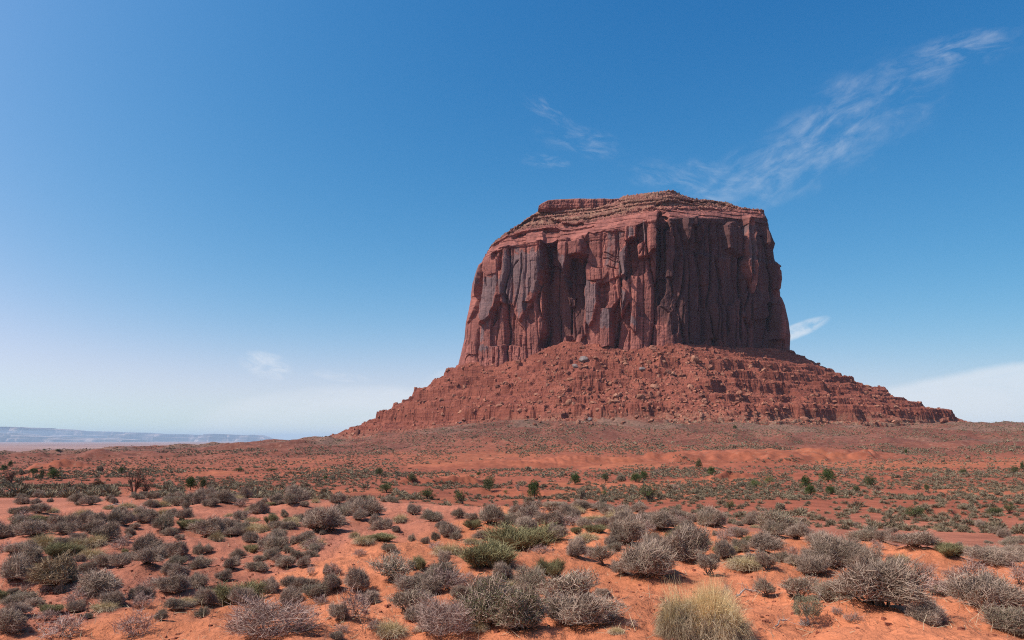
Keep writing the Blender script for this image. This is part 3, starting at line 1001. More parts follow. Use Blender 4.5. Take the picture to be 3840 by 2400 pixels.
def talus_height(x, y):
    dx, dy = x - BX0, y - BY0
    al = np.arctan2(dy, dx)
    R0 = np.interp(al % (2 * np.pi), AL_T, BR_T)
    d = np.hypot(dx, dy) - R0
    deg = np.degrees(al)
    zt = np.interp(deg, TAL[:, 0], TAL[:, 1])
    zf = np.interp(deg, TAL[:, 0], TAL[:, 2])
    W = np.interp(deg, TAL[:, 0], TAL[:, 3])
    arc = al * 190
    # ribs and gullies that run down the slope
    rib = ridged(arc / 46, d / 190, 3, 1101)
    W = W * (1 + .05 * fbm(arc / 70, arc * 0, 2, 1102))
    u = d / W
    uu = np.clip(u, 0, 1.6)
    prof = 1 - uu - .09 * np.sin(np.pi * np.clip(uu, 0, 1))
    z = zf + (zt - zf) * prof
    z = z + (2.6 * rib - 1.5) * sstep(.0, .25, u) * sstep(1.15, .7, u)
    z = z + 1.5 * fbm(x / 16, y / 16, 4, 1111, .55)
    # fan of debris heaped against the wall in the middle
    # hard beds crop out as ledges
    for z0, hgt, seed, lo, ex in LEDGES:
        zz0 = z0 + 2.0 * fbm(arc / 60, arc * 0, 2, seed)
        m = sstep(lo, lo + .22, fbm(arc / 34, arc * 0 + .3, 3, seed + 3) + ex(deg))
        t = (z - zz0) / hgt
        g = np.clip(t, -1, 1)
        sharp = np.tanh(7.5 * g)
        z = z + m * np.where(np.abs(t) < 1, hgt * (sharp - g), 0)
    flank = .45 * sstep(-55, -30, deg) + .45 * sstep(-125, -150, deg)
    for z0 in np.arange(8, 100, 4.3):
        t = (z - z0 - 1.2 * fbm(arc / 40, arc * 0, 2, int(z0 * 10))) / 2.0
        m = sstep(.0, .5, fbm(arc / 26, z / 30, 3, 1300 + int(z0)) + flank)
        g = np.clip(t, -1, 1)
        z = z + m * np.where(np.abs(t) < 1, 1.9 * (np.tanh(6 * g) - g), 0)
    z = z + .75 * fbm(x / 5.0, y / 5.0, 4, 1121, .65) + .6 * np.maximum(fbm(x / 2.1, y / 2.1, 2, 1122), 0)
    return z, d, deg


def bump_at(c, w, a):
    return lambda deg: a * np.exp(-((deg - c) / w) ** 2)


LEDGES = [
    (24, 7.5, 1201, -.20, lambda deg: .95 * np.exp(-((deg + 155) / 26) ** 2) + .45 * np.exp(-((deg + 100) / 22) ** 2) + .5 * np.exp(-((deg + 58) / 14) ** 2) + .4 * np.exp(-((deg + 5) / 22) ** 2) - .05),
    (36, 3.5, 1211, .15, lambda deg: .35 * np.exp(-((deg + 20) / 25) ** 2)),
    (49, 7.0, 1221, .05, lambda deg: 1.0 * np.exp(-((deg + 174) / 14) ** 2) + .1),
    (61, 5.0, 1231, .05, lambda deg: .65 * np.exp(-((deg + 104) / 20) ** 2) + .75 * np.exp(-((deg + 34) / 14) ** 2)),
    (72, 6.5, 1241, .05, lambda deg: .95 * np.exp(-((deg + 42) / 22) ** 2)),
    (12, 3.2, 1251, .15, lambda deg: .55 * np.exp(-((deg + 95) / 20) ** 2) + .4 * np.exp(-((deg + 12) / 10) ** 2)),
]


def build_talus(parent):
    fine = np.concatenate([np.linspace(R(-200), R(20), 1500), np.linspace(R(20), R(160), 160)[1:-1]])
    d = np.concatenate([np.linspace(-26, 0, 14), np.linspace(0, 276, 430)[1:]])
    A, D = np.meshgrid(fine, d)
    R0 = np.interp(A % (2 * np.pi), AL_T, BR_T)
    x, y = BX0 + (R0 + D) * np.cos(A), BY0 + (R0 + D) * np.sin(A)
    z, dd, deg = talus_height(x, y)
    g = ground_height(x, y)
    # sink the apron below the ground where it runs out
    zf = np.interp((np.degrees(A) + 180) % 360 - 180, TAL[:, 0], TAL[:, 2])
    z = np.where(D > 266, np.minimum(z, g - 3), z)
    me = mesh_from('talus', np.stack([x, y, z], -1).reshape(-1, 3), grid_quads(len(d), len(fine), True))
    add_float(me, 'scree', (sstep(18, 2, z - zf) * .9).ravel())
    link('talus', me, M_TALUS, parent)


butte = bpy.data.objects.new('butte', None)
butte.location = (0, 0, 0)
COL.objects.link(butte)
tag(butte, 'great red sandstone butte with sheer walls above a rubble slope', 'butte', None, 'structure')
top_line = build_cliff(butte)
build_caprock(butte)
build_talus(butte)


# ------------------------------------------------------------------ where a line of sight meets the ground
def surface(x, y):
    z = ground_height(x, y)
    k = (y > 520) & (y < 1100) & (np.abs(x - BX0) < 420)
    if k.any():
        t, d, _ = talus_height(x[k], y[k])
        z[k] = np.where(d < 262, np.maximum(z[k], t), z[k])
    return z


def hit(px, py, y0=7.0, y1=1200.0, n=420):
    """First ground point along each line of sight; arrays in, (x, y, z) out."""
    px = np.atleast_1d(np.asarray(px, float))
    py = np.atleast_1d(np.asarray(py, float))
    y0 = np.broadcast_to(np.asarray(y0, float), px.shape)
    f = np.linspace(0, 1, n)[None]
    Y = y0[:, None] * (y1 / y0[:, None]) ** f
    dx, dy, dz = ray(px, py)
    X = (dx / dy)[:, None] * Y
    Z = (dz / dy)[:, None] * Y
    fn = surface if y1 > 500 else ground_height
    below = Z < fn(X, Y)
    enter = below[:, 1:] & ~below[:, :-1]      # from open air into the ground
    i = np.argmax(enter, 1) + 1
    ok = enter.any(1)
    r = np.arange(len(px))
    lo, hi = Y[r, i - 1], Y[r, i]
    for _ in range(12):
        m = (lo + hi) / 2
        b = (dz / dy) * m < fn((dx / dy) * m, m)
        hi = np.where(b, m, hi)
        lo = np.where(b, lo, m)
    x = (dx / dy) * hi
    return x, hi, fn(x, hi), ok


# ------------------------------------------------------------------ ground sheet
DUNE_EDGE = [tuple(hit(px, py, 8, 60)[k][0] for k in (0, 1)) for px, py in
             ((-60, 632), (0, 628), (70, 622), (150, 604), (230, 590), (300, 566), (345, 548), (400, 540), (450, 524), (490, 512))]


def soil_colour(x, y, z):
    r = np.hypot(x, y)
    n = fbm(x * .25, y * .25, 3, 1401)
    ex = np.array([p[0] for p in DUNE_EDGE])
    ey = np.array([p[1] for p in DUNE_EDGE])
    o = np.argsort(ex)
    edge = np.interp(x, ex[o], ey[o])
    edge = np.where(x > ex.max(), 60, edge)
    dune = sstep(1.0, -1.0, (y - edge) / np.maximum(.10 * edge, .6) + .8 * n) * sstep(48, 34, r)
    sand = np.array((0.50, 0.170, 0.080))
    red = np.array((0.375, 0.135, 0.080))
    midc = np.array((0.262, 0.078, 0.043))
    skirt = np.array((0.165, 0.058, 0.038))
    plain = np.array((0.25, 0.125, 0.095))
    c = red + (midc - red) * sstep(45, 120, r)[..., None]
    # patches of bare orange sand in the valley
    pt = sstep(.05, .4, fbm(x * .02, y * .012, 4, 1411)) * sstep(60, 110, r) * sstep(420, 330, r)
    c = c + (np.array((0.37, 0.116, 0.054)) - c) * (pt * .55)[..., None]
    hump = np.zeros_like(x)
    for (hx, hy, hw, hd, h) in HUMP_W:
        u = np.hypot((x - hx) / hw, (y - hy) / hd)
        u = u + .35 * fbm(x * .04, y * .04, 3, 53)
        hump = np.maximum(hump, sstep(1.3, .5, u))
    c = c + (np.array((0.35, 0.104, 0.050)) - c) * (hump * .34)[..., None]
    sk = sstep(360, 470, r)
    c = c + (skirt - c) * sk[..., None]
    gr = sstep(-.2, .35, fbm(x * .018, y * .010, 4, 1421)) * sstep(480, 560, r) * sstep(950, 820, r)
    c = c + (np.array((0.170, 0.100, 0.071)) - c) * (gr * .75)[..., None]
    fr = sstep(1100, 2600, r)
    band = sstep(-.1, .5, fbm(x * .00035, y * .0011, 4, 1431))
    pc = plain[None] + (np.array((0.36, 0.21, 0.16)) - plain) * band[..., None].reshape(*x.shape, 1) if x.ndim > 1 else plain + (np.array((0.36, 0.21, 0.16)) - plain) * band[..., None]
    c = c + (pc - c) * fr[..., None]
    c = c + (sand - c) * dune[..., None]
    return c, dune


def build_ground():
    th = np.concatenate([np.linspace(R(-180), R(-42), 120), np.linspace(R(-42), R(42), 1150)[1:], np.linspace(R(42), R(180), 120)[1:-1]])
    r = np.concatenate([np.geomspace(.6, 7, 30), np.geomspace(7, 60, 300)[1:], np.geomspace(60, 760, 480)[1:], np.geomspace(760, 60000, 150)[1:]])
    T, Rr = np.meshgrid(th, r)
    x, y = Rr * np.sin(T), Rr * np.cos(T)
    z = ground_height(x, y)
    # under the butte the sheet stays below the apron
    ddx, ddy = x - BX0, y - BY0
    d = np.hypot(ddx, ddy) - np.interp(np.arctan2(ddy, ddx) % (2 * np.pi), AL_T, BR_T)
    z = np.where(d < 120, np.minimum(z, 0), z)
    c, dune = soil_colour(x, y, z)
    q = grid_quads(len(r), len(th), True)[:, ::-1]
    me = mesh_from('ground', np.stack([x, y, z], -1).reshape(-1, 3), q, smooth=True)
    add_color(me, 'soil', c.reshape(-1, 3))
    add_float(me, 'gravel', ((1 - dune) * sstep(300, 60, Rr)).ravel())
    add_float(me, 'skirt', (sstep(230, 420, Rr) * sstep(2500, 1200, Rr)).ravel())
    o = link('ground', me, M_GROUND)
    tag(o, 'desert floor of orange sand and red soil rising to the butte', 'ground', None, 'structure')


MESAS = [
    # picture outline of the skyline (px, py), distance, depth, label
    ([(-60, 425), (0, 426.5), (43, 428), (69, 431), (100, 431.3), (120, 432), (136, 432.5), (150, 436), (165, 440)], 42000, 8000,
     'hazy blue mesa with a long flat top on the left skyline'),
    ([(-60, 432), (0, 433), (10, 435), (40, 437), (60, 437.5), (90, 438), (120, 440)], 30000, 5000,
     'low hazy blue bench in front of the long flat mesa'),
    ([(120, 436), (136, 433), (176, 434.3), (198, 434.8), (204, 434.2), (215, 433.8), (240, 435), (244, 436.2), (247, 434.6), (251, 435.2), (255, 437), (258, 438), (262, 441)], 38000, 6000,
     'hazy blue mesa with a notched end at the middle of the left skyline'),
    ([(250, 440), (270, 439.6), (300, 440), (330, 441), (345, 441.5)], 46000, 5000,
     'faint low ridge on the skyline just left of the butte slope'),
]


def mat_mesa():
    m, t = new_mat('far_mesa_rock')
    geo = t.n('ShaderNodeNewGeometry')
    p = t.vmul(geo.outputs['Position'], (.35, .35, 9))
    c = t.mix(t.ramp(t.noise(p, 0.0012, 5, .6), .4, .62), (0.08, 0.055, 0.05), (0.36, 0.25, 0.21))
    t.surface(c, 0.95)
    return m


def build_mesas():
    mm = mat_mesa()
    for pts, Y, dep, lab in MESAS:
        px = np.linspace(pts[0][0], pts[-1][0], 260)
        py = np.interp(px, [p[0] for p in pts], [p[1] for p in pts]) + .22 * fbm(px / 5, px * 0, 4, int(Y))
        top = zat(px, py, Y)
        x = at(px, py, Y)[0]
        rows = []
        fz = [(0, -1.0), (.30, -.55), (.42, -.1), (.46, .55), (.5, .6), (.54, .98), (.6, 1.0), (1, 1.0), (1.4, 1.0), (1.7, .4), (2.2, -1)]
        zb = -85.0
        for f, h in fz:
            w = dep * .35 * fbm(px / 26, px * 0 + f, 3, int(Y) + 3)
            zz = zb + (top - zb) * max(h, 0) + (h < 0) * h * 30
            rows.append(np.stack([x * (1 + (f - .54) * dep * .5 / Y), Y + (f - .54) * dep + w * (1 if f < 1 else 0), zz], -1))
        me = mesh_from('mesa', np.concatenate(rows), grid_quads(len(rows), len(px)))
        o = link('mesa', me, mm)
        tag(o, lab, 'mesa', 'mesas on the far skyline', 'structure')


def build_haze():
    x0, x1, y0, y1, z0, z1_ = -70000, 70000, -3000, 70000, -140, 420
    v = np.array([(x, y, z) for z in (z0, z1_) for y in (y0, y1) for x in (x0, x1)], float)
    q = np.array([(0, 2, 3, 1), (4, 5, 7, 6), (0, 1, 5, 4), (2, 6, 7, 3), (0, 4, 6, 2), (1, 3, 7, 5)])
    me = mesh_from('haze', v, q)
    m = bpy.data.materials.new('haze')
    m.use_nodes = True
    t = NT(m.node_tree)
    pv = t.n('ShaderNodeVolumePrincipled')
    pv.inputs['Color'].default_value = HAZE_COL
    pv.inputs['Density'].default_value = HAZE_DENS
    pv.inputs['Anisotropy'].default_value = 0.0
    o = t.n('ShaderNodeOutputMaterial')
    t.link(pv.outputs[0], o.inputs['Volume'])
    ob = link('haze', me, m)
    tag(ob, 'thin blue air between the camera and the far skyline', 'haze', None, 'stuff')


HAZE_COL = (0.66, 0.82, 1.0, 1)
HAZE_DENS = 2.8e-5


# ------------------------------------------------------------------ plants: twigs and leaves as narrow strips
def unit(v):
    return v / np.maximum(np.linalg.norm(v, axis=-1, keepdims=True), 1e-9)


class Strips:
    """Collects tapering strips (two quads each, flat or three sided) into one mesh."""
    def __init__(self, seed):
        self.r = np.random.default_rng(seed)
        self.V, self.Q, self.T = [], [], []
        self.n = 0

    def blades(self, p0, p1, w0, w1, sag=0.0, tint=None, bend=.2):
        """flat strips from p0 to p1 with a bend, widths w0 -> w1"""
        n = len(p0)
        if n == 0:
            return
        d = unit(p1 - p0)
        side = unit(np.cross(d, self.r.normal(size=(n, 3))))
        L = np.linalg.norm(p1 - p0, axis=1, keepdims=True)
        mid = (p0 + p1) / 2 + np.cross(d, side) * L * self.r.uniform(-bend, bend, (n, 1)) + np.array([0, 0, 1.0]) * L * sag
        w0, w1 = np.broadcast_to(w0, n)[:, None], np.broadcast_to(w1, n)[:, None]
        wm = (w0 + w1) / 2
        vs = np.stack([p0 - side * w0, p0 + side * w0, mid - side * wm, mid + side * wm, p1 - side * w1, p1 + side * w1], 1)
        b = self.n + np.arange(n)[:, None] * 6
        self.Q.append(np.concatenate([b + np.array([[0, 1, 3, 2]]), b + np.array([[2, 3, 5, 4]])]))
        self.V.append(vs.reshape(-1, 3))
        t = self.r.random(n) if tint is None else np.broadcast_to(tint, n)
        self.T.append(np.repeat(t, 6))
        self.n += n * 6

    def tubes(self, p0, p1, w0, w1, tint=None, k=5):
        """round limbs with k sides"""
        n = len(p0)
        if n == 0:
            return
        d = unit(p1 - p0)
        s1 = unit(np.cross(d, self.r.normal(size=(n, 3))))
        s2 = np.cross(d, s1)
        a = np.arange(k) / k * 2 * np.pi
        ring = np.cos(a)[None, :, None] * s1[:, None] + np.sin(a)[None, :, None] * s2[:, None]
        w0, w1 = np.broadcast_to(w0, n)[:, None, None], np.broadcast_to(w1, n)[:, None, None]
        vs = np.concatenate([p0[:, None] + ring * w0, p1[:, None] + d[:, None] * w1 * .3 + ring * w1], 1)
        b = self.n + np.arange(n)[:, None] * (2 * k)
        for j in range(k):
            self.Q.append(b + np.array([[j, (j + 1) % k, k + (j + 1) % k, k + j]]))
        self.V.append(vs.reshape(-1, 3))
        t = self.r.random(n) if tint is None else np.broadcast_to(tint, n)
        self.T.append(np.repeat(t, 2 * k))
        self.n += n * 2 * k

    def leaves(self, c, length, width, updir=0.4, tint=None, along=None):
        """single leaf-sized quads at c"""
        n = len(c)
        if n == 0:
            return
        d = self.r.normal(size=(n, 3))
        d[:, 2] = np.abs(d[:, 2]) * .6 + updir
        if along is not None:
            d = d * .7 + along
        d = unit(d)
        side = unit(np.cross(d, self.r.normal(size=(n, 3))))
        L = (np.broadcast_to(length, n) * self.r.uniform(.7, 1.3, n))[:, None]
        W = (np.broadcast_to(width, n) * self.r.uniform(.7, 1.3, n))[:, None] * .5
        vs = np.stack([c, c + d * L * .5 + side * W, c + d * L, c + d * L * .5 - side * W], 1)
        b = self.n + np.arange(n)[:, None] * 4
        self.Q.append(b + np.array([[0, 1, 2, 3]]))
        self.V.append(vs.reshape(-1, 3))
        t = self.r.random(n) if tint is None else np.broadcast_to(tint, n)
        self.T.append(np.repeat(t, 4))
        self.n += n * 4

    def mesh(self, name, mat):
        me = mesh_from(name, np.concatenate(self.V), np.concatenate(self.Q))
        add_float(me, 'tint', np.concatenate(self.T))
        me.materials.append(mat)
        return me


LOBES = None


def new_lobes(r, n=6):
    """the few big bulges that give one shrub its ragged outline"""
    global LOBES
    az = r.uniform(0, 2 * np.pi, n)
    el = r.uniform(.0, 1.2, n)
    v = np.stack([np.cos(az) * np.cos(el), np.sin(az) * np.cos(el), np.sin(el)], 1)
    LOBES = (v, r.uniform(.45, 1.0, n), r.uniform(0, 6.28, 4))


def dome_points(r, n, rx, h, fill=.25, low=.0):
    """points near the surface of a ragged, lobed dome of radius rx and height h"""
    az = r.uniform(0, 2 * np.pi, n)
    u = r.uniform(low, 1, n) ** .8
    el = np.arcsin(np.clip(u, 0, 1)) if low >= 0 else np.arcsin(r.uniform(low, 1, n))
    rad = 1 - fill * r.random(n) ** 1.5
    v = np.stack([np.cos(az) * np.cos(el), np.sin(az) * np.cos(el), np.sin(el)], 1)
    lump = 1.0
    if LOBES is not None:
        L, amp, ph = LOBES
        d = np.clip(v @ L.T, 0, 1) ** 9 * amp
        lump = .60 + .56 * d.max(1) + .06 * np.sin(6 * az + ph[0]) + .05 * np.sin(11 * az + ph[1] + 3 * el)
    return v * np.array([rx, rx, h]) * (rad * lump)[:, None]


def toward(r, src, targets, k, bias):
    """for each of n targets pick a source point, preferring near ones"""
    j = r.integers(0, len(src), (len(targets), k))
    d = np.linalg.norm(src[j] - targets[:, None], axis=2)
    return j[np.arange(len(targets)), np.argmin(d, 1)]


def twig_shrub(name, seed, n1=16, n2=90, n3=420, n4=2600, h=.62, leaf=0, leaf_len=.03, leaf_w=.010, mats=(None, None, None), tw=.0042, open_=.0, low=.06, thick=.016):
    """A desert shrub one metre wide: crooked stems, branchlets, a haze of fine twigs, optional leaves."""
    B, T = Strips(seed), Strips(seed + 1)
    r = B.r
    new_lobes(r)
    base = np.concatenate([r.normal(0, .05, (n1, 2)), r.uniform(-.06, .0, (n1, 1))], 1)
    e1 = dome_points(r, n1, .30, h * .50, .35, .1)
    e1[:, 2] += .02
    m1 = (base + e1) / 2 + r.normal(0, .03, (n1, 3))
    B.tubes(base, m1, thick, thick * .75, k=4)
    B.tubes(m1, e1, thick * .75, thick * .5, k=4)
    src = np.concatenate([m1, e1, (m1 + e1) / 2])
    e2 = dome_points(r, n2, .40, h * .76, .4, low)
    j = toward(r, src, e2, 12, 0)
    m2 = (src[j] + e2) / 2 + r.normal(0, .02, (n2, 3))
    B.tubes(src[j], m2, thick * .5, thick * .38, k=3)
    B.tubes(m2, e2, thick * .38, thick * .28, k=3)
    src = np.concatenate([e2, m2])
    e3 = dome_points(r, n3, .46, h * .92, .45, low)
    j = toward(r, src, e3, 22, 0)
    T.blades(src[j], e3, thick * .26, thick * .16)
    s3 = np.concatenate([e3, (e3 + src[j]) / 2])
    e4 = dome_points(r, n4, .5, h, .42, low)
    j = toward(r, s3, e4, 30, 0)
    p0, p1 = s3[j], e4
    # keep twigs short so that they read as fine ends
    L = np.linalg.norm(p1 - p0, axis=1, keepdims=True)
    p0 = np.where(L > .16, p1 - (p1 - p0) / np.maximum(L, 1e-6) * .16, p0)
    out = unit(p1 * np.array([1, 1, 1.2]))
    p1 = p1 + out * (.09 * r.random((n4, 1)) ** 2) + np.array([0, 0, 1]) * r.uniform(0, .05, (n4, 1))
    T.blades(p0, p1, tw, tw * .5)
    stems = B.mesh(name + '_stems', mats[0])
    twigs = T.mesh(name + '_twigs', mats[1])
    parts = [('stems', stems), ('twigs', twigs)]
    if leaf:
        LV = Strips(seed + 2)
        j = r.integers(0, n4, leaf)
        t = r.uniform(.25, 1.05, (leaf, 1))
        c = p0[j] * (1 - t) + p1[j] * t + r.normal(0, .006, (leaf, 3))
        LV.leaves(c, leaf_len, leaf_w, .5, along=out[j] * .6)
        parts.append(('leaves', LV.mesh(name + '_leaves', mats[2])))
    return parts


def broom_shrub(name, seed, n=5200, h=.75, mats=None):
    """Crowded thin green stems that rise in ragged sheaves from several bases."""
    B, T = Strips(seed), Strips(seed + 1)
    r = B.r
    hn = 8
    hc = r.normal(0, .17, (hn, 2))
    hh = r.uniform(.6, 1.05, hn)
    n1 = 70
    k1 = r.integers(0, hn, n1)
    base = np.concatenate([hc[k1] + r.normal(0, .03, (n1, 2)), np.full((n1, 1), -.04)], 1)
    tip = np.stack([base[:, 0] * 1.35 + r.normal(0, .06, n1), base[:, 1] * 1.35 + r.normal(0, .06, n1), r.uniform(.25, .55, n1) * h * hh[k1]], 1)
    B.tubes(base, tip, .008, .005, k=3)
    s = r.integers(0, n1, n)
    t = r.uniform(.05, 1, (n, 1))
    p0 = base[s] * (1 - t) + tip[s] * t
    d = unit(np.stack([p0[:, 0] * .9 + r.normal(0, .30, n), p0[:, 1] * .9 + r.normal(0, .30, n), r.uniform(.45, .95, n)], 1))
    L = r.uniform(.10, .30, (n, 1)) * h / .7
    p1 = p0 + d * L
    top = h * hh[k1[s]] * r.uniform(.75, 1.05, n)
    p1[:, 2] = np.minimum(p1[:, 2], top)
    T.blades(p0, p1, .0030, .0018, bend=.3)
    j = r.integers(0, n, n)
    t = r.uniform(.3, .9, (n, 1))
    q0 = p0[j] * (1 - t) + p1[j] * t
    q1 = q0 + unit(d[j] + r.normal(0, .5, (n, 3))) * r.uniform(.04, .13, (n, 1))
    T.blades(q0, q1, .0026, .0014, bend=.3)
    return [('stems', B.mesh(name + '_stems', mats[0])), ('twigs', T.mesh(name + '_twigs', mats[1]))]


def tussock(name, seed, n=2600, h=.8, mats=None, droop=.35, n_under=900, wid=1.0, heads=4, spread=.13):
    """A clump of fine dry grass: several tufts leaning apart, pale blades above and matted grey straw round the foot."""
    A, S = Strips(seed), Strips(seed + 1)
    r = A.r
    hc = np.stack([r.normal(0, spread, heads), r.normal(0, spread, heads)], 1)
    hl = np.clip(1.12 - 2.3 * np.hypot(hc[:, 0], hc[:, 1]), .42, 1.1) * r.uniform(.82, 1.1, heads)
    hl[0] = max(hl[0], .9)
    k = r.integers(0, heads, n)
    ang = r.uniform(0, 2 * np.pi, n)
    rad = .15 * np.sqrt(r.random(n))
    bx, by = hc[k, 0] + np.cos(ang) * rad, hc[k, 1] + np.sin(ang) * rad
    p0 = np.stack([bx, by, np.full(n, -.02)], 1)
    tilt = np.clip(rad / .15, 0, 1) * .62 + r.normal(0, .20, n)
    a2 = ang + r.normal(0, .5, n)
    lean = hc[k] * 1.6
    L = h * hl[k] * np.clip(r.normal(.80, .17, n), .3, 1.12)
    d = unit(np.stack([np.cos(a2) * np.sin(tilt) + lean[:, 0], np.sin(a2) * np.sin(tilt) + lean[:, 1], np.cos(tilt)], 1))
    p1 = p0 + d * (L * .45)[:, None]
    d2 = unit(d + np.array([0, 0, -1.0]) * (droop * .5 * np.abs(tilt))[:, None] + r.normal(0, .10, (n, 3)))
    p2 = p1 + d2 * (L * .32)[:, None]
    d3 = unit(d2 + np.array([0, 0, -1.0]) * (droop * np.abs(tilt))[:, None] + r.normal(0, .16, (n, 3)))
    p3 = p2 + d3 * (L * .25)[:, None]
    tint = np.clip(r.normal(.5, .25, n) + .2 * np.sin(9 * bx + 7 * by), 0, 1)
    A.blades(p0, p1, .0042 * wid, .0036 * wid, tint=tint * .6)
    A.blades(p1, p2, .0036 * wid, .0024 * wid, tint=tint * .85)
    A.blades(p2, p3, .0024 * wid, .0010 * wid, tint=tint)
    m = n_under
    k = r.integers(0, heads, m)
    ang = r.uniform(0, 2 * np.pi, m)
    p0 = np.stack([hc[k, 0] + np.cos(ang) * .12, hc[k, 1] + np.sin(ang) * .12, r.uniform(.0, .42, m) ** 1.2 * h], 1)
    a2 = ang + r.normal(0, .45, m)
    L = r.uniform(.12, .34, m)
    p1 = p0 + np.stack([np.cos(a2) * L, np.sin(a2) * L, r.uniform(-.08, .14, m)], 1)
    a3 = a2 + r.normal(0, .6, m)
    p2 = p1 + np.stack([np.cos(a3) * L * .6, np.sin(a3) * L * .6, -r.uniform(.03, .22, m)], 1)
    p2[:, 2] = np.maximum(p2[:, 2], r.uniform(-.02, .04, m))
    S.blades(p0, p1, .0042 * wid, .0036 * wid)
    S.blades(p1, p2, .0036 * wid, .0015 * wid)
    return [('blades', A.mesh(name + '_blades', mats[0])), ('old_straw', S.mesh(name + '_straw', mats[1]))]


def limb_tree(name, seed, h=3.4, spread=1.4, mats=None, trunks=3, leaf=0, levels=4, leafmat=None, crown_from=.3, lean=.35, thick=.13, leaf_len=.16):
    """A small crooked tree: recursive limbs, with or without foliage. Height h metres."""
    B = Strips(seed)
    r = B.r
    tips, P0, P1, W0, W1 = [], [], [], [], []

    def grow(p, d, L, w, lev):
        q = p
        segs = 3 if lev < 2 else 2
        for s_ in range(segs):
            d = unit((d + r.normal(0, .20 + .05 * lev, 3) + np.array([0, 0, .10]))[None])[0]
            q2 = q + d * L / segs
            wa, wb = w * (1 - .45 * s_ / segs), w * (1 - .45 * (s_ + 1) / segs)
            P0.append(q)
            P1.append(q2)
            W0.append(wa)
            W1.append(wb)
            if lev < levels - 1:
                for _ in range(2 if lev else 1 + (r.random() < .6)):
                    if r.random() < .85:
                        az = r.uniform(0, 2 * np.pi)
                        dd = unit((d * .75 + np.array([math.cos(az), math.sin(az), r.uniform(-.1, .5)]) * .75)[None])[0]
                        grow(q2, dd, L * r.uniform(.45, .7), wb * .62, lev + 1)
            q = q2
        tips.append(q)
    for k in range(trunks):
        az = r.uniform(0, 2 * np.pi)
        d = unit(np.array([[math.cos(az) * lean, math.sin(az) * lean, 1.0]]))[0]
        grow(np.array([math.cos(az) * .08, math.sin(az) * .08, -.15]), d, h * .52, thick * r.uniform(.7, 1), 0)
    P0, P1, W0, W1 = np.array(P0), np.array(P1), np.array(W0), np.array(W1)
    top = max(P1[:, 2].max(), .1)
    rad = np.percentile(np.hypot(P1[:, 0], P1[:, 1]), 97)
    S = np.array([spread / rad, spread / rad, h / top])
    P0, P1 = P0 * S, P1 * S
    tips = np.array(tips) * S
    B.tubes(P0, P1, W0, W1, k=4)
    parts = [('trunk', B.mesh(name + '_trunk', mats))]
    if leaf:
        LV = Strips(seed + 2)
        tt = tips[tips[:, 2] > h * crown_from * .6]
        j = r.integers(0, len(tt), leaf)
        c = tt[j] + r.normal(0, 1, (leaf, 3)) * np.array([.17, .17, .13]) * spread
        c[:, 2] = np.maximum(c[:, 2], .12)
        LV.leaves(c, leaf_len, leaf_len * .55, .6)
        parts.append(('crown', LV.mesh(name + '_crown', leafmat)))
    return parts


def juniper(name, seed, h=3.0, w=1.5, leaf=3400, mat_leaf=None, base=.06, thick=.14, lobes=11):
    """A rounded desert juniper with foliage in separate tufts nearly down to the ground."""
    B = Strips(seed)
    r = B.r
    n = lobes
    az = np.arange(n) * 2.4 + r.normal(0, .4, n)
    zz = np.linspace(.10, .80, n) * h * r.uniform(.85, 1.1, n)
    rr = w * .66 * np.sqrt(np.clip(1.08 - (zz / h) ** 1.7, .05, 1)) * r.uniform(.75, 1.0, n)
    c = np.stack([np.cos(az) * rr, np.sin(az) * rr, zz], 1)
    c[0] = (0, 0, .84 * h)
    c[1] = (r.normal(0, .1), r.normal(0, .1), .55 * h)
    sz = r.uniform(.34, .50, n) * w * np.clip(1.15 - .5 * zz / h, .5, 1)
    p0 = np.zeros((1, 3)) + np.array([[0, 0, -.15]])
    p1 = np.array([[r.normal(0, .08), r.normal(0, .08), .42 * h]])
    B.tubes(p0, p1, thick, thick * .6, k=6)
    st = p0 + (p1 - p0) * r.uniform(.3, 1, (n, 1))
    mid = (st + c) / 2 + r.normal(0, .06, (n, 3))
    B.tubes(st, mid, thick * .5, thick * .35, k=4)
    B.tubes(mid, c, thick * .35, thick * .12, k=4)
    LV = Strips(seed + 1)
    j = r.integers(0, n, leaf)
    v = unit(r.normal(size=(leaf, 3)))
    rad = sz[j] * (.55 + .45 * r.random(leaf) ** .5) * (1 + .25 * np.sin(5 * v[:, 0] + j) * np.sin(4 * v[:, 2] + 2 * j))
    p = c[j] + v * rad[:, None] * np.array([1, 1, .85])
    p[:, 2] = np.maximum(p[:, 2], .06)
    LV.leaves(p, .17 * h / 3, .085 * h / 3, .55, along=v * .5)
    # stray sprays that break the outline
    m = leaf // 8
    j = r.integers(0, n, m)
    v = unit(r.normal(size=(m, 3)) + np.array([0, 0, .3]))
    p = c[j] + v * (sz[j] * r.uniform(.95, 1.25, m))[:, None]
    p[:, 2] = np.maximum(p[:, 2], .06)
    LV.leaves(p, .2 * h / 3, .07 * h / 3, .8, along=v)
    return [('trunk', B.mesh(name + '_trunk', M_BARK)), ('crown', LV.mesh(name + '_crown', mat_leaf))]


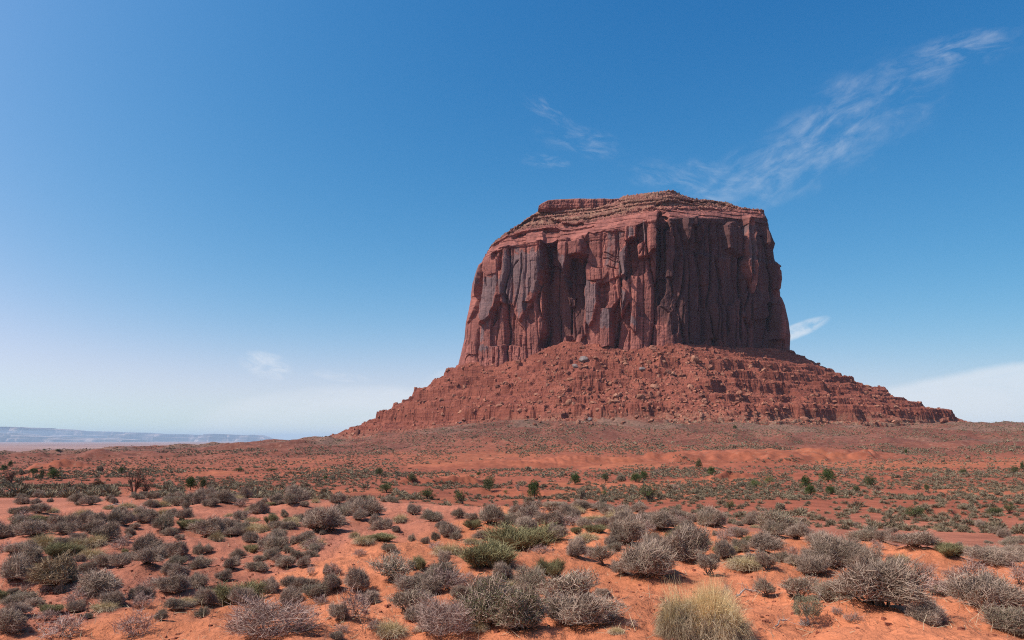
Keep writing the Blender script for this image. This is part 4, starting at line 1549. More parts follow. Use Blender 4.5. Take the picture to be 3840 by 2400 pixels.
def mini_tree(seed):
    """Small sage with a bare crooked stem and a tight cushion-shaped crown."""
    B, LV = Strips(seed), Strips(seed + 1)
    r = B.r
    new_lobes(r, 14)
    pts = np.array([[0, 0, -.05], [.03, .02, .10], [-.02, 0, .2], [.03, 0, .30]])
    B.tubes(pts[:-1], pts[1:], np.array([.045, .036, .030]), np.array([.036, .03, .026]), k=6)
    n = 26
    e = dome_points(r, n, .36, .36, .4, .05) + np.array([0, 0, .28])
    s = pts[r.integers(2, 4, n)]
    B.tubes(s, e, .013, .005, k=4)
    m = 60
    p0 = np.stack([r.normal(0, .10, m) - .05, r.normal(0, .08, m), np.zeros(m)], 1)
    B.blades(p0, p0 + np.stack([r.normal(-.05, .12, m), r.normal(0, .1, m), r.uniform(.03, .14, m)], 1), .007, .003)
    p = dome_points(r, 5200, .5, .44, .35, -.35) + np.array([0, 0, .30])
    LV.leaves(p, .034, .013, .5, along=unit(p - np.array([0, 0, .2])) * .7)
    return [('stems', B.mesh('mini_sage_stems', M_DRIFT)), ('leaves', LV.mesh('mini_sage_leaves', M_SAGE))]


def yucca(seed):
    B = Strips(seed)
    r = B.r
    n = 90
    az = r.uniform(0, 2 * np.pi, n)
    el = r.uniform(.25, 1.45, n)
    L = r.uniform(.4, .62, n)
    p0 = np.stack([np.cos(az) * .04, np.sin(az) * .04, np.full(n, .05)], 1)
    p1 = p0 + np.stack([np.cos(az) * np.cos(el), np.sin(az) * np.cos(el), np.sin(el)], 1) * L[:, None]
    B.blades(p0, p1, .014, .002)
    return [('blades', B.mesh('yucca_blades', M_STRAW))]


def deadwood(seed, n=7):
    """A weathered branch lying on the sand, forked and twisted."""
    B = Strips(seed)
    r = B.r
    p = np.array([-.5, 0, .03])
    d = np.array([1., 0, .15])
    P0, P1, W0, W1 = [], [], [], []
    for k in range(n):
        d = unit((d + r.normal(0, .38, 3) * np.array([.6, .8, .9]) + np.array([.35, 0, -.25 * (p[2] - .06) * 8]))[None])[0]
        q = p + d * (1.05 / n)
        q[2] = max(q[2], .02)
        P0.append(p)
        P1.append(q)
        W0.append(.030 * (1 - .6 * k / n))
        W1.append(.030 * (1 - .6 * (k + 1) / n))
        for _ in range(2):
            if r.random() < .75:
                e = q + unit((np.array([r.normal(0, .5), r.normal(0, .6), r.uniform(.1, .9)]))[None])[0] * r.uniform(.1, .28)
                P0.append(q)
                P1.append(e)
                W0.append(.013)
                W1.append(.004)
        p = q
    B.tubes(np.array(P0), np.array(P1), np.array(W0), np.array(W1), k=5)
    return [('branch', B.mesh('dead_branch', M_DRIFT))]


def rock_mesh(name, seed, mat, cuts=16, stretch=(1, .8, .65)):
    """An angular boulder: a ball sliced by random planes, then roughened."""
    import bmesh
    r = np.random.default_rng(seed)
    bm = bmesh.new()
    bmesh.ops.create_icosphere(bm, subdivisions=3, radius=.5)
    nrm = unit(r.normal(size=(cuts, 3)))
    off = r.uniform(.30, .46, cuts)
    for v in bm.verts:
        p = np.array(v.co)
        for k in range(cuts):
            dd = p @ nrm[k] - off[k]
            if dd > 0:
                p = p - nrm[k] * dd
        p = p * (1 + .03 * r.normal())
        v.co = Vector(p * np.array(stretch))
    me = bpy.data.meshes.new(name)
    bm.to_mesh(me)
    bm.free()
    me.materials.append(mat)
    return me


PROTO = {}


def build_protos():
    g = (M_BARK, M_GREYTWIG, M_SAGE)
    P = PROTO
    P['g'] = [twig_shrub('grey_shrub', 10 + 10 * k, n1=16 + 2 * k, h=(.56, .66, .60, .72)[k], mats=g, n4=(4200, 4600, 3800, 4400)[k], tw=.0032, n3=620, thick=.014, leaf=(0, 700, 300, 0)[k], low=(.05, .1, .02, .15)[k]) for k in range(4)]
    P['G'] = [twig_shrub('large_grey_shrub', 60 + 10 * k, n1=24, n2=170, n3=1300, n4=10500, h=(.58, .66)[k], mats=g, tw=.0018, thick=.0078, leaf=(1800, 3600)[k], leaf_len=.017, leaf_w=.006, low=.03) for k in range(2)]
    P['s'] = [twig_shrub('sage_shrub', 110 + 10 * k, h=(.60, .68, .56)[k], mats=g, n4=2800, tw=.0030, leaf=(4200, 3600, 4800)[k], leaf_len=.026, leaf_w=.009) for k in range(3)]
    g2 = (M_BARK, M_GREYTWIG, M_GREENSHRUB)
    P['d'] = [twig_shrub('green_shrub', 210 + 10 * k, h=(.62, .72)[k], mats=g2, n4=2200, n2=80, leaf=7500, leaf_len=.024, leaf_w=.009, low=.12) for k in range(2)]
    P['e'] = [broom_shrub('broom_shrub', 310 + 10 * k, h=(.62, .72)[k], mats=(M_BARK, M_EPHEDRA)) for k in range(2)]
    P['t'] = [tussock('grass_clump', 410 + 10 * k, h=(.62, .70)[k], mats=(M_TUFT, M_STRAW), n=1700, n_under=900, wid=1.0, droop=.5) for k in range(2)]
    P['T'] = [tussock('big_grass_clump', 450, h=.80, mats=(M_GRASS, M_STRAW), n=9000, n_under=5000, droop=.7, wid=.62, heads=9, spread=.20), tussock('big_grass_clump', 470, h=.70, mats=(M_GRASS, M_STRAW), n=4500, n_under=5500, droop=.9, wid=.62, heads=6, spread=.20)]
    P['b'] = [twig_shrub('brown_shrub', 510, h=.60, mats=(M_BARK, M_BROWNTWIG, None), n4=4200, low=.02)]
    P['w'] = [twig_shrub('wispy_shrub', 610 + 10 * k, n1=9, n2=34, n3=130, n4=520, h=(.70, .62)[k], mats=(M_BARK, M_REDTWIG, None), low=.12, tw=.005, thick=.010) for k in range(2)]
    P['B'] = [twig_shrub('bare_shrub', 650, n1=20, n2=130, n3=560, n4=2300, h=.62, mats=(M_REDTWIG, M_REDTWIG, None), low=.12, tw=.0023, thick=.006)]
    P['o'] = [twig_shrub('open_shrub', 710 + 10 * k, n1=9, n2=46, n3=200, n4=1300, h=(.70, .78)[k], mats=(M_BARK, M_GREYTWIG, M_SAGE), low=.35, leaf=1300, thick=.020) for k in range(2)]
    P['m'] = [mini_tree(810)]
    P['y'] = [yucca(820)]
    P['l'] = [deadwood(830 + k) for k in range(2)]


def joined(name, parts):
    """the same plant as one mesh, for copies too small to show parts"""
    V, Q, T, MI, mats, n = [], [], [], [], [], 0
    for _, me in parts:
        k = len(me.vertices)
        co = np.empty(k * 3, np.float32)
        me.vertices.foreach_get('co', co)
        t = np.empty(k, np.float32)
        me.attributes['tint'].data.foreach_get('value', t)
        li = np.empty(len(me.loops), np.int32)
        me.loops.foreach_get('vertex_index', li)
        q = li.reshape(-1, 4)
        V.append(co.reshape(-1, 3))
        T.append(t)
        Q.append(q + n)
        MI.append(np.full(len(q), len(mats), np.int32))
        mats.append(me.materials[0])
        n += k
    me = mesh_from(name, np.concatenate(V), np.concatenate(Q))
    add_float(me, 'tint', np.concatenate(T))
    for m in mats:
        me.materials.append(m)
    me.polygons.foreach_set('material_index', np.concatenate(MI))
    return me


JOINED = {}


def put_plant(name, key, var, x, y, z, sx, sy, sz, rz, with_parts):
    parts = PROTO[key][var % len(PROTO[key])]
    if with_parts and len(parts) > 1:
        root = bpy.data.objects.new(name, None)
        COL.objects.link(root)
        for pn, me in parts:
            link(pn, me, None, root)
    elif len(parts) == 1:
        root = link(name, parts[0][1])
    else:
        k = (key, var % len(PROTO[key]))
        if k not in JOINED:
            JOINED[k] = joined(name, parts)
        root = link(name, JOINED[k])
    root.location = (x, y, z)
    root.scale = (sx, sy, sz)
    tl = .10 if key in 'Ggsdbwo' else 0
    root.rotation_euler = (tl * math.sin(7 * x), tl * math.cos(5 * y), rz)
    return root


PROTO_H = {'G': .62, 'g': .63, 's': .62, 'd': .68, 'e': .68, 't': .60, 'T': .56, 'b': .60, 'w': .66, 'B': .62, 'o': .74, 'm': .74, 'y': .6, 'l': .25}
KIND = {  # object name, category, words of the label, group
    'g': ('grey_shrub', 'shrub', 'grey-brown twiggy shrub'), 'G': ('grey_shrub', 'shrub', 'grey-brown twiggy shrub'), 's': ('sage_shrub', 'shrub', 'grey-green leafy shrub'),
    'd': ('green_shrub', 'shrub', 'dark green shrub'), 'e': ('broom_shrub', 'shrub', 'green broom-like shrub'),
    't': ('grass_clump', 'grass', 'straw grass clump'), 'T': ('grass_clump', 'grass', 'golden grass clump'),
    'b': ('brown_shrub', 'shrub', 'tan brown cushion shrub'), 'w': ('wispy_shrub', 'shrub', 'thin leafless shrub'),
    'B': ('bare_shrub', 'shrub', 'bare purplish shrub'), 'o': ('open_shrub', 'shrub', 'gnarled grey shrub'),
    'm': ('dwarf_sage', 'shrub', 'tree-shaped dwarf sage'), 'y': ('spiky_plant', 'plant', 'pale spiky rosette plant'),
    'l': ('dead_branch', 'branch', 'twisted weathered dead branch')}


def R5(a):
    return [(.14325 * x, 520 + .14325 * y, .14325 * w, .14325 * h, k) for x, y, w, h, k in a]


def R6(a):
    return [(346.7 + .14325 * x, 506.7 + .14325 * y, .14325 * w, .14325 * h, k) for x, y, w, h, k in a]


def R7(a):
    return [(640 + .15868 * x, 506.7 + .15868 * y, .15868 * w, .15868 * h, k) for x, y, w, h, k in a]


def R4(a):
    return [(.14325 * x, 413.3 + .14325 * y, .14325 * w, .14325 * h, k) for x, y, w, h, k in a]


# foreground plants as they stand: middle, foot, width, height, kind
PLANTS = R5([
    (395, 505, 330, 190, 'b'), (700, 565, 310, 205, 'g'), (80, 785, 240, 190, 'g'), (140, 610, 210, 100, 's'), (95, 490, 240, 190, 'g'), (400, 310, 290, 150, 'e'),
    (200, 330, 190, 110, 's'), (90, 265, 180, 90, 'g'), (235, 155, 220, 110, 'g'), (430, 125, 180, 100, 'g'), (745, 175, 230, 135, 'g'), (535, 210, 110, 100, 't'), (575, 205, 110, 90, 'y'),
    (600, 385, 140, 120, 's'), (895, 145, 72, 60, 'o'), (940, 72, 80, 50, 'g'), (1140, 112, 180, 135, 's'), (1340, 105, 210, 110, 'e'), (1520, 152, 112, 90, 't'), (1670, 108, 125, 80, 'g'),
    (1840, 88, 110, 80, 't'), (2030, 48, 125, 60, 't'), (2250, 105, 56, 42, 's'), (1240, 288, 175, 120, 'g'), (1390, 248, 85, 85, 's'), (1450, 238, 75, 60, 's'), (1765, 228, 125, 90, 'e'),
    (1890, 275, 115, 100, 's'), (1660, 272, 115, 70, 's'), (2010, 228, 72, 58, 'd'), (2070, 268, 112, 80, 's'), (2190, 228, 92, 62, 's'), (2180, 170, 90, 50, 't'), (880, 232, 56, 40, 'e'), (720, 335, 135, 110, 's'),
    (840, 348, 165, 115, 'g'), (1030, 355, 230, 135, 'g'), (1250, 405, 155, 100, 'g'), (1400, 338, 150, 85, 's'), (1210, 545, 250, 135, 'g'), (1360, 485, 185, 120, 'g'), (1440, 605, 165, 135, 'g'),
    (1060, 485, 130, 95, 'w'), (980, 625, 150, 120, 'w'), (540, 605, 200, 115, 'w'), (450, 830, 260, 180, 'w'), (930, 835, 220, 200, 'w'), (1120, 705, 85, 80, 'd'), (1410, 685, 85, 75, 'd'),
    (1560, 425, 110, 80, 'g'), (1790, 355, 170, 85, 's'), (1960, 305, 110, 65, 'g'), (1700, 595, 185, 135, 'g'), (1870, 515, 130, 115, 'g'), (2040, 485, 150, 105, 'g'), (2210, 545, 210, 115, 's'), (2330, 500, 150, 120, 'g'),
    (2165, 390, 70, 75, 'w'), (2280, 395, 75, 85, 'g'), (1850, 862, 640, 300, 'B'), (2370, 705, 150, 130, 'g'), (2330, 400, 140, 110, 'w'), (120, 690, 200, 100, 'g'), (1990, 640, 60, 40, 't'), (1290, 600, 150, 70, 't'), (740, 640, 170, 70, 't'),
    (330, 700, 130, 80, 'w'), (1790, 640, 120, 50, 't'), (610, 690, 60, 35, 'd'),
]) + R6([
    (85, 112, 135, 85, 'g'), (195, 135, 120, 85, 'g'), (375, 118, 115, 72, 't'), (350, 178, 68, 48, 'g'), (455, 243, 64, 54, 's'), (545, 262, 64, 62, 's'), (620, 238, 76, 92, 'd'), (765, 238, 92, 68, 's'),
    (600, 124, 190, 95, 's'), (645, 154, 85, 52, 'g'), (460, 75, 130, 85, 'g'), (45, 235, 80, 64, 't'), (230, 275, 270, 75, 'e'), (1010, 158, 230, 145, 'g'), (1110, 145, 130, 100, 's'), (1195, 145, 105, 72, 'g'),
    (1430, 165, 220, 115, 'g'), (780, 88, 115, 64, 's'), (1740, 205, 190, 85, 'e'), (1605, 205, 105, 64, 'e'), (1600, 355, 170, 145, 'g'), (1960, 305, 270, 210, 'g'), (2190, 215, 180, 125, 'g'),
    (1790, 425, 205, 155, 'o'), (985, 485, 450, 270, 'e'), (300, 545, 320, 205, 'o'), (430, 745, 300, 195, 'o'), (690, 600, 250, 190, 'w'), (80, 610, 180, 190, 'g'), (1300, 605, 240, 220, 's'), (1440, 500, 190, 160, 'e'),
    (1530, 650, 390, 250, 'o'), (1640, 905, 500, 270, 'g'), (985, 890, 370, 330, 'd'), (1230, 905, 350, 300, 'd'), (660, 945, 440, 290, 'B'), (920, 925, 130, 85, 't'), (60, 810, 200, 240, 'w'),
    (1240, 272, 105, 42, 't'), (2400, 345, 120, 200, 'g'), (2080, 570, 360, 270, 'g'), (1920, 520, 150, 110, 'g'), (680, 410, 110, 100, 'g'), (510, 455, 130, 130, 'e'), (1450, 260, 200, 110, 'g'), (1360, 330, 150, 80, 'w'), (1560, 110, 120, 70, 'g'),
    (1250, 200, 200, 90, 'g'), (980, 260, 210, 60, 'g'), (90, 355, 90, 60, 'w'), (850, 560, 110, 110, 'w'), (620, 300, 130, 60, 'w'), (300, 320, 110, 70, 's'), (880, 270, 130, 60, 't'), (2180, 290, 110, 90, 'g'), (2290, 300, 100, 90, 'g'), (1880, 265, 80, 60, 't'),
    (1900, 100, 200, 90, 'g'), (2070, 140, 150, 90, 'g'), (1730, 110, 180, 60, 't'), (1660, 150, 140, 70, 'g'), (2330, 130, 140, 80, 'w'), (1290, 50, 160, 70, 'g'), (1450, 60, 200, 60, 's'), (1650, 50, 220, 60, 'g'), (2030, 60, 160, 70, 'g'),
    (1990, 880, 90, 60, 'w'), (1910, 700, 60, 30, 'w'), (1870, 920, 120, 60, 't'),
]) + R7([
    (340, 832, 270, 420, 'T'), (465, 850, 270, 260, 'T'), (570, 850, 190, 170, 'T'), (205, 842, 180, 210, 'T'), (1058, 785, 225, 185, 'm'), (1490, 715, 520, 330, 'g'), (1240, 640, 230, 170, 's'), (1560, 520, 230, 170, 's'), (990, 590, 250, 175, 'o'), (790, 575, 160, 140, 'o'), (690, 585, 170, 60, 'l'), (1170, 640, 120, 110, 'l'),
    (1270, 430, 400, 220, 'g'), (1090, 450, 200, 140, 'g'), (1430, 440, 180, 170, 'g'), (810, 410, 150, 140, 'o'), (440, 440, 180, 140, 'o'), (310, 305, 180, 170, 'g'), (70, 490, 230, 250, 'g'), (130, 195, 180, 130, 'g'), (550, 335, 150, 140, 'g'), (640, 290, 130, 100, 's'), (620, 195, 140, 80, 'g'),
    (780, 315, 230, 130, 'g'), (990, 235, 200, 110, 'g'), (1130, 245, 150, 110, 'g'), (1420, 245, 220, 110, 's'), (1530, 245, 130, 90, 'g'), (1740, 315, 280, 120, 'g'), (1950, 365, 260, 120, 'e'), (2210, 400, 260, 130, 'g'), (2200, 690, 400, 250, 'g'), (2330, 800, 300, 200, 's'),
    (1850, 575, 200, 150, 'w'), (2400, 510, 150, 180, 'w'), (2110, 485, 210, 150, 'w'), (1790, 475, 160, 130, 'w'), (690, 240, 110, 90, 'e'), (395, 245, 115, 70, 't'), (700, 135, 150, 90, 'g'), (470, 135, 200, 120, 'g'), (250, 110, 180, 90, 'g'), (60, 45, 90, 50, 't'), (840, 175, 130, 70, 'g'),
    (340, 80, 160, 80, 'g'), (590, 100, 160, 80, 'g'), (965, 350, 90, 100, 'w'), (1640, 350, 100, 70, 't'), (1500, 290, 90, 60, 'w'), (1390, 480, 60, 30, 't'), (545, 580, 80, 90, 'w'), (910, 760, 150, 45, 'l'), (2350, 350, 200, 90, 'g'), (470, 350, 100, 60, 'g'), (220, 280, 90, 70, 'w'), (2330, 260, 120, 50, 's'),
    (1600, 440, 130, 110, 's'), (1080, 380, 130, 110, 'g'), (1960, 450, 100, 70, 'w'), (1340, 760, 110, 60, 'w'), (2060, 570, 110, 90, 'o'),
]) + R4([
    (1540, 650, 190, 100, 'g'), (1470, 665, 120, 70, 'g'), (1190, 610, 90, 45, 'g'), (1050, 670, 110, 60, 's'), (1050, 755, 140, 80, 'g'), (1150, 725, 130, 80, 't'), (1190, 735, 110, 60, 'g'), (1270, 770, 150, 90, 'g'), (1290, 670, 70, 60, 's'), (1420, 620, 90, 50, 'g'),
    (1720, 615, 120, 90, 'g'), (1840, 590, 90, 60, 's'), (1670, 745, 100, 90, 'g'), (1740, 695, 80, 60, 't'), (1800, 685, 70, 50, 'g'), (1840, 635, 70, 45, 'g'), (1905, 775, 110, 110, 'e'), (1990, 730, 70, 60, 'd'), (2090, 755, 110, 80, 's'), (2030, 655, 130, 80, 's'), (2120, 660, 80, 50, 's'),
    (2245, 700, 75, 60, 't'), (2350, 645, 110, 80, 'g'), (2170, 605, 60, 40, 't'), (2210, 625, 60, 40, 't'), (1930, 640, 110, 70, 'g'), (2060, 590, 170, 55, 'g'), (2270, 600, 90, 70, 's'), (600, 785, 150, 90, 'g'), (470, 775, 130, 80, 't'), (540, 780, 90, 60, 't'), (280, 800, 220, 90, 'e'), (120, 735, 160, 80, 's'),
    (260, 720, 150, 80, 'g'), (370, 700, 80, 60, 't'), (640, 655, 140, 70, 'g'), (640, 620, 130, 45, 't'), (540, 640, 140, 70, 's'), (340, 565, 120, 60, 's'), (470, 590, 120, 60, 'g'), (150, 605, 80, 50, 's'), (70, 555, 100, 60, 't'), (760, 625, 90, 50, 'g'), (880, 665, 110, 60, 't'), (960, 615, 120, 55, 's'), (1000, 590, 80, 40, 'g'),
    (1300, 585, 40, 24, 't'), (1360, 595, 80, 40, 'w'), (900, 765, 160, 30, 'l'), (830, 660, 160, 30, 'l'), (690, 820, 160, 110, 'g'), (800, 810, 160, 110, 's'), (1640, 640, 90, 50, 'w'),
])


def side_word(px):
    for lim, w in ((110, 'far left'), (260, 'left'), (420, 'left of centre'), (600, 'centre'), (760, 'right of centre'), (910, 'right')):
        if px < lim:
            return w
    return 'far right'


ORD = ['first', 'second', 'third', 'fourth', 'fifth', 'sixth', 'seventh', 'eighth', 'ninth', 'tenth', 'eleventh', 'twelfth', 'thirteenth', 'fourteenth', 'fifteenth', 'sixteenth', 'seventeenth', 'eighteenth', 'nineteenth', 'twentieth']


def row_word(py, dune):
    if py > 612:
        return 'bottom edge'
    if py > 575:
        return 'near sand' if dune else 'near red soil'
    if py > 543:
        return 'middle dune' if dune else 'middle red flat'
    if py > 517:
        return 'upper dune' if dune else 'rear red flat'
    return 'dune crest' if dune else 'far red rim'


STAND_OUT = [
    (694, 639, 'T', 'tallest golden grass tuft of the big clump at bottom, right of centre'), (714, 641, 'T', 'lower matted grass tuft leaning off the right of the golden clump'), (732, 641, 'T', 'smallest grass tuft at the right foot of the golden clump'),
    (670, 641, 'T', 'short grass tuft at the left foot of the golden clump'), (808, 631, 'm', 'tree-shaped dwarf sage with a bare stem, alone on open sand'), (876, 620, 'g', 'broadest grey shrub with a long shadow, behind the tree-shaped dwarf sage'),
    (989, 616, 'g', 'big dark twiggy shrub at the right edge'), (488, 576, 'e', 'biggest green broom-like shrub, behind the two dark green shrubs'), (490, 634, 'd', 'left one of two tall dark green shrubs at the bottom edge'),
    (523, 636, 'd', 'right one of two tall dark green shrubs at the bottom edge'), (582, 636, 'g', 'wide grey shrub with a black hollow under it at bottom centre'), (441, 642, 'B', 'bare purplish shrub left of the two tall dark green shrubs'),
    (265, 643, 'B', 'sprawling bare purplish shrub on bright sand at bottom left'), (57, 592, 'b', 'large tan brown cushion-shaped shrub at left'), (100, 601, 'g', 'grey shrub with pale twigs just right of the tan cushion-shaped one'),
    (82, 549, 'y', 'pale spiky rosette plant beside a grass clump at left'), (750, 600, 'l', 'twisted dead branch right of the golden grass clump'), (826, 608, 'l', 'dead branch lying under the broadest grey shrub'), (784, 627, 'l', 'thin dead stick lying left of the tree-shaped dwarf sage'),
    (129, 523, 'l', 'bleached dead branch on the far red soil at left'), (119, 508, 'l', 'pale dead branch lying in front of the dead brown tree')]


def special_labels():
    out = {}
    for px, py, k, lab in STAND_OUT:
        c = [(math.hypot(q[0] - px, q[1] - py), i) for i, q in enumerate(PLANTS) if q[4] == k and i not in out]
        out[min(c)[1]] = lab
    return out


def plants_foreground():
    SPECIAL = special_labels()
    P = np.array([p[:4] for p in PLANTS])
    keys = [p[4] for p in PLANTS]
    x, y, z, ok = hit(P[:, 0], P[:, 1], 7.0, 70, 260)
    r = np.random.default_rng(77)
    w = P[:, 2] * y / F
    h = P[:, 3] * y / F
    yc = y + .22 * w
    xc = x * yc / y
    for a, b, c, k in zip(xc, yc, w, keys):
        if c > .6 and k in 'GgsdeTb':
            MOUNDS.append((a, b, c * .75, min(.13 * c, .22)))
    zc = ground_height(xc, yc)
    soil, dune = soil_colour(x, y, z)
    info = []
    for i, k in enumerate(keys):
        if not ok[i]:
            continue
        if k == 'g' and w[i] > 1.05:
            k = keys[i] = 'G'
        nm, cat, words = KIND[k]
        s = w[i] * (1.22 if k in 'GgsdbwBo' else 1.0) * (1.0 + .22 * float(np.clip((P[i, 1] - 540) / 60, 0, 1)) * (k in 'GgsdewBob'))
        info.append((i, k, cat))
        o = put_plant(nm, k, i + int(P[i, 0]), xc[i], yc[i], zc[i] - .01 * h[i], s * r.uniform(.95, 1.08), s * r.uniform(.8, .95), np.clip(h[i] * (1.0 if k in 'mTB' else .8 if k == 't' else .95), .25 * s, (1.2 if k in 'mT' else .80) * s) / PROTO_H[k], r.uniform(-.5, .5) if k in 'ml' else r.uniform(0, 6.28), y[i] < 34)
        ob[i] = o
    # labels: kind, size among its kind, place; numbered from the left where several remain alike
    groups = {}
    for i, k, cat in info:
        size = ''
        rel = P[i, 2]
        size = 'very wide' if rel > 52 else 'broad' if rel > 30 else 'medium' if rel > 17 else 'small' if rel > 10 else 'tiny'
        key = (KIND[k][2], size, row_word(P[i, 1], dune[i] > .5))
        groups.setdefault(key, []).append(i)
    for (words, size, row), idx in groups.items():
        idx.sort(key=lambda i: P[i, 0])
        for n, i in enumerate(idx):
            if i in SPECIAL:
                lab = SPECIAL[i]
            elif len(idx) == 1:
                lab = f'{size} {words} on the {row}'
            elif len(idx) == 2:
                lab = f'{size} {words} on the {row}, {("left", "right")[n]} one of two'
            elif n == len(idx) - 1:
                lab = f'{size} {words} on the {row}, rightmost such'
            elif n == 0:
                lab = f'{size} {words} on the {row}, leftmost such'
            else:
                lab = f'{size} {words} on the {row}, {ORD[n]} from left'
            tag(ob[i], lab, KIND[keys[i]][1], 'plants of the foreground dune and red flat')
    return np.stack([xc, yc, w * .5], 1)


ob = {}


def scatter_small(taken):
    """Smaller shrubs, tufts and seedlings filling the gaps of the foreground, each an object of its own."""
    r = np.random.default_rng(123)
    n = 0
    quota = {'g': 130, 's': 60, 't': 56, 'w': 56, 'e': 14}
    lim = 9000
    T = taken.copy()
    CX, CY = r.uniform(-5, 1030, lim), 490 + 150 * r.random(lim) ** 1.7
    HX, HY, HZ, HOK = hit(CX, CY, 7.0, 75, 160)
    _, DU = soil_colour(HX, HY, HZ)
    NZ = fbm(HX * .22, HY * .22, 2, 1501)
    while lim and any(quota.values()):
        lim -= 1
        px, py, x, y, z, dune = CX[lim], CY[lim], HX[lim], HY[lim], HZ[lim], DU[lim]
        if not HOK[lim]:
            continue
        left = px < 330
        dens = (.48 if left else .40) if dune < .5 else (.25 if py > 545 else .85)
        if NZ[lim] + r.normal(0, .25) < .55 - dens:
            continue
        kinds = [k for k in quota if quota[k]]
        k = kinds[r.integers(len(kinds))]
        w = np.clip(r.lognormal(math.log(.72 if k in 'gse' else .46), .38), .2, 1.5)
        if py > 560:
            w *= .55
        d = np.hypot(T[:, 0] - x, T[:, 1] - y)
        if (d < T[:, 2] * .6 + w * .3).any():
            continue
        quota[k] -= 1
        T = np.vstack([T, [x, y, w * .5]])
        nm, cat, words = KIND[k]
        h = w * r.uniform(.42, .66)
        o = put_plant(nm, k, int(r.integers(9)), x, y, z, w * 1.2, w * 1.1, h / PROTO_H[k], r.uniform(0, 6.28), y < 22)
        place = ('the orange dune' if dune > .5 else 'the red flat') + (' at left' if px < 340 else ' in the middle' if px < 680 else ' at right')
        tag(o, f'small {words} scattered among bigger bushes on {place}', cat, f'small {words}s on {place}')
    return T


def twig_litter(T):
    """Fallen twigs, dry stalks and pebbles on the near ground: nobody would count them."""
    r = np.random.default_rng(321)
    S = Strips(900)
    n = 8500
    px, py = r.uniform(-30, 1050, n), 500 + 140 * np.sqrt(r.random(n))
    Y = np.interp(py, [500, 520, 560, 600, 640], [40, 26, 17, 12.5, 9.2]) * r.uniform(.9, 1.1, n)
    X = (px - 512) / F * Y
    j = r.integers(0, len(T), n)
    near = r.random(n) < .7
    a = r.uniform(0, 6.28, n)
    rr = T[j, 2] * r.uniform(.6, 1.7, n)
    X, Y = np.where(near, T[j, 0] + np.cos(a) * rr, X), np.where(near, T[j, 1] + np.sin(a) * rr, Y)
    Z = ground_height(X, Y)
    p0 = np.stack([X, Y, Z - .01], 1)
    up = r.random(n) < .55
    d = unit(np.stack([r.normal(0, 1, n), r.normal(0, 1, n), np.where(up, r.uniform(.5, 2.5, n), .12)], 1))
    L = np.where(up, r.uniform(.05, .20, n), r.uniform(.06, .28, n))
    S.blades(p0, p0 + d * L[:, None], .0035, .0015)
    o = link('dry_stalks', S.mesh('dry_stalks', M_STRAW))
    tag(o, 'dry stalks and fallen twigs strewn over the near sand', 'dry stalks', None, 'stuff')


def rock_batch(r, n, lo, hi):
    """n small angular stones as vertices and quads (a squashed, jittered box each)"""
    c = np.array([(x, y, z) for z in (-.5, .5) for y in (-.5, .5) for x in (-.5, .5)])
    f = np.array([(0, 2, 3, 1), (4, 5, 7, 6), (0, 1, 5, 4), (2, 6, 7, 3), (0, 4, 6, 2), (1, 3, 7, 5)])
    v = c[None] * r.uniform(.6, 1.2, (n, 8, 3))
    sh = np.where(c[:, 2] > 0, .72, 1.0)
    v = v * sh[None, :, None] * r.uniform([.7, .6, .4], [1.2, 1.1, .8], (n, 1, 3))
    a = r.uniform(0, 6.28, n)
    ca, sa = np.cos(a)[:, None], np.sin(a)[:, None]
    v = np.stack([v[..., 0] * ca - v[..., 1] * sa, v[..., 0] * sa + v[..., 1] * ca, v[..., 2]], -1)
    s = np.exp(r.uniform(math.log(lo), math.log(hi), n))
    return v * s[:, None, None], f, s


def build_pebbles():
    r = np.random.default_rng(55)
    n = 5200
    px, py = r.uniform(-40, 1060, n), 495 + 145 * np.sqrt(r.random(n))
    Y = np.interp(py, [495, 505, 520, 560, 600, 640], [50, 38, 27, 17, 12.5, 9.2]) * r.uniform(.85, 1.15, n)
    X = (px - 512) / F * Y
    Z = ground_height(X, Y)
    _, dune = soil_colour(X, Y, Z)
    k = (dune < .5) | (r.random(n) < .22)
    X, Y, Z = X[k], Y[k], Z[k]
    v, f, s = rock_batch(r, len(X), .015, .085)
    v = v + np.stack([X, Y, Z + s * .12], 1)[:, None]
    q = (np.arange(len(X))[:, None, None] * 8 + f[None]).reshape(-1, 4)
    o = link('pebbles', mesh_from('pebbles', v.reshape(-1, 3), q), mat_rock('pebble_stone', (.26, .085, .05), (.34, .13, .08), 3))
    tag(o, 'small reddish pebbles and clods on the red flat', 'pebbles', None, 'stuff')


# ------------------------------------------------------------------ scrub of the valley and the slopes (past counting)
def clump_proto(r, n, size, needle):
    """one small far-off shrub of unit width: short twigs (needle) or leaf clumps spread through a low ragged dome"""
    new_lobes(r, 6)
    c = dome_points(r, n, .52, .46, .5, .0)
    out = unit(c + np.array([0, 0, .04]))
    if needle:
        p0, p1 = c * .72, c + out * r.uniform(.02, .16, (n, 1)) + r.normal(0, .03, (n, 3))
        side = unit(np.cross(p1 - p0, r.normal(size=(n, 3)))) * size * .5
        return np.stack([p0 - side, p0 + side, p1 + side * .4, p1 - side * .4], 1)
    d = unit(out + r.normal(0, .3, (n, 3)) + np.array([0, 0, .15]))
    side = unit(np.cross(d, r.normal(size=(n, 3))))
    L = size * r.uniform(.7, 1.3, (n, 1))
    W = L * .4
    return np.stack([c - d * L * .3, c + side * W, c + d * L * .7, c - side * W], 1)     # n,4,3


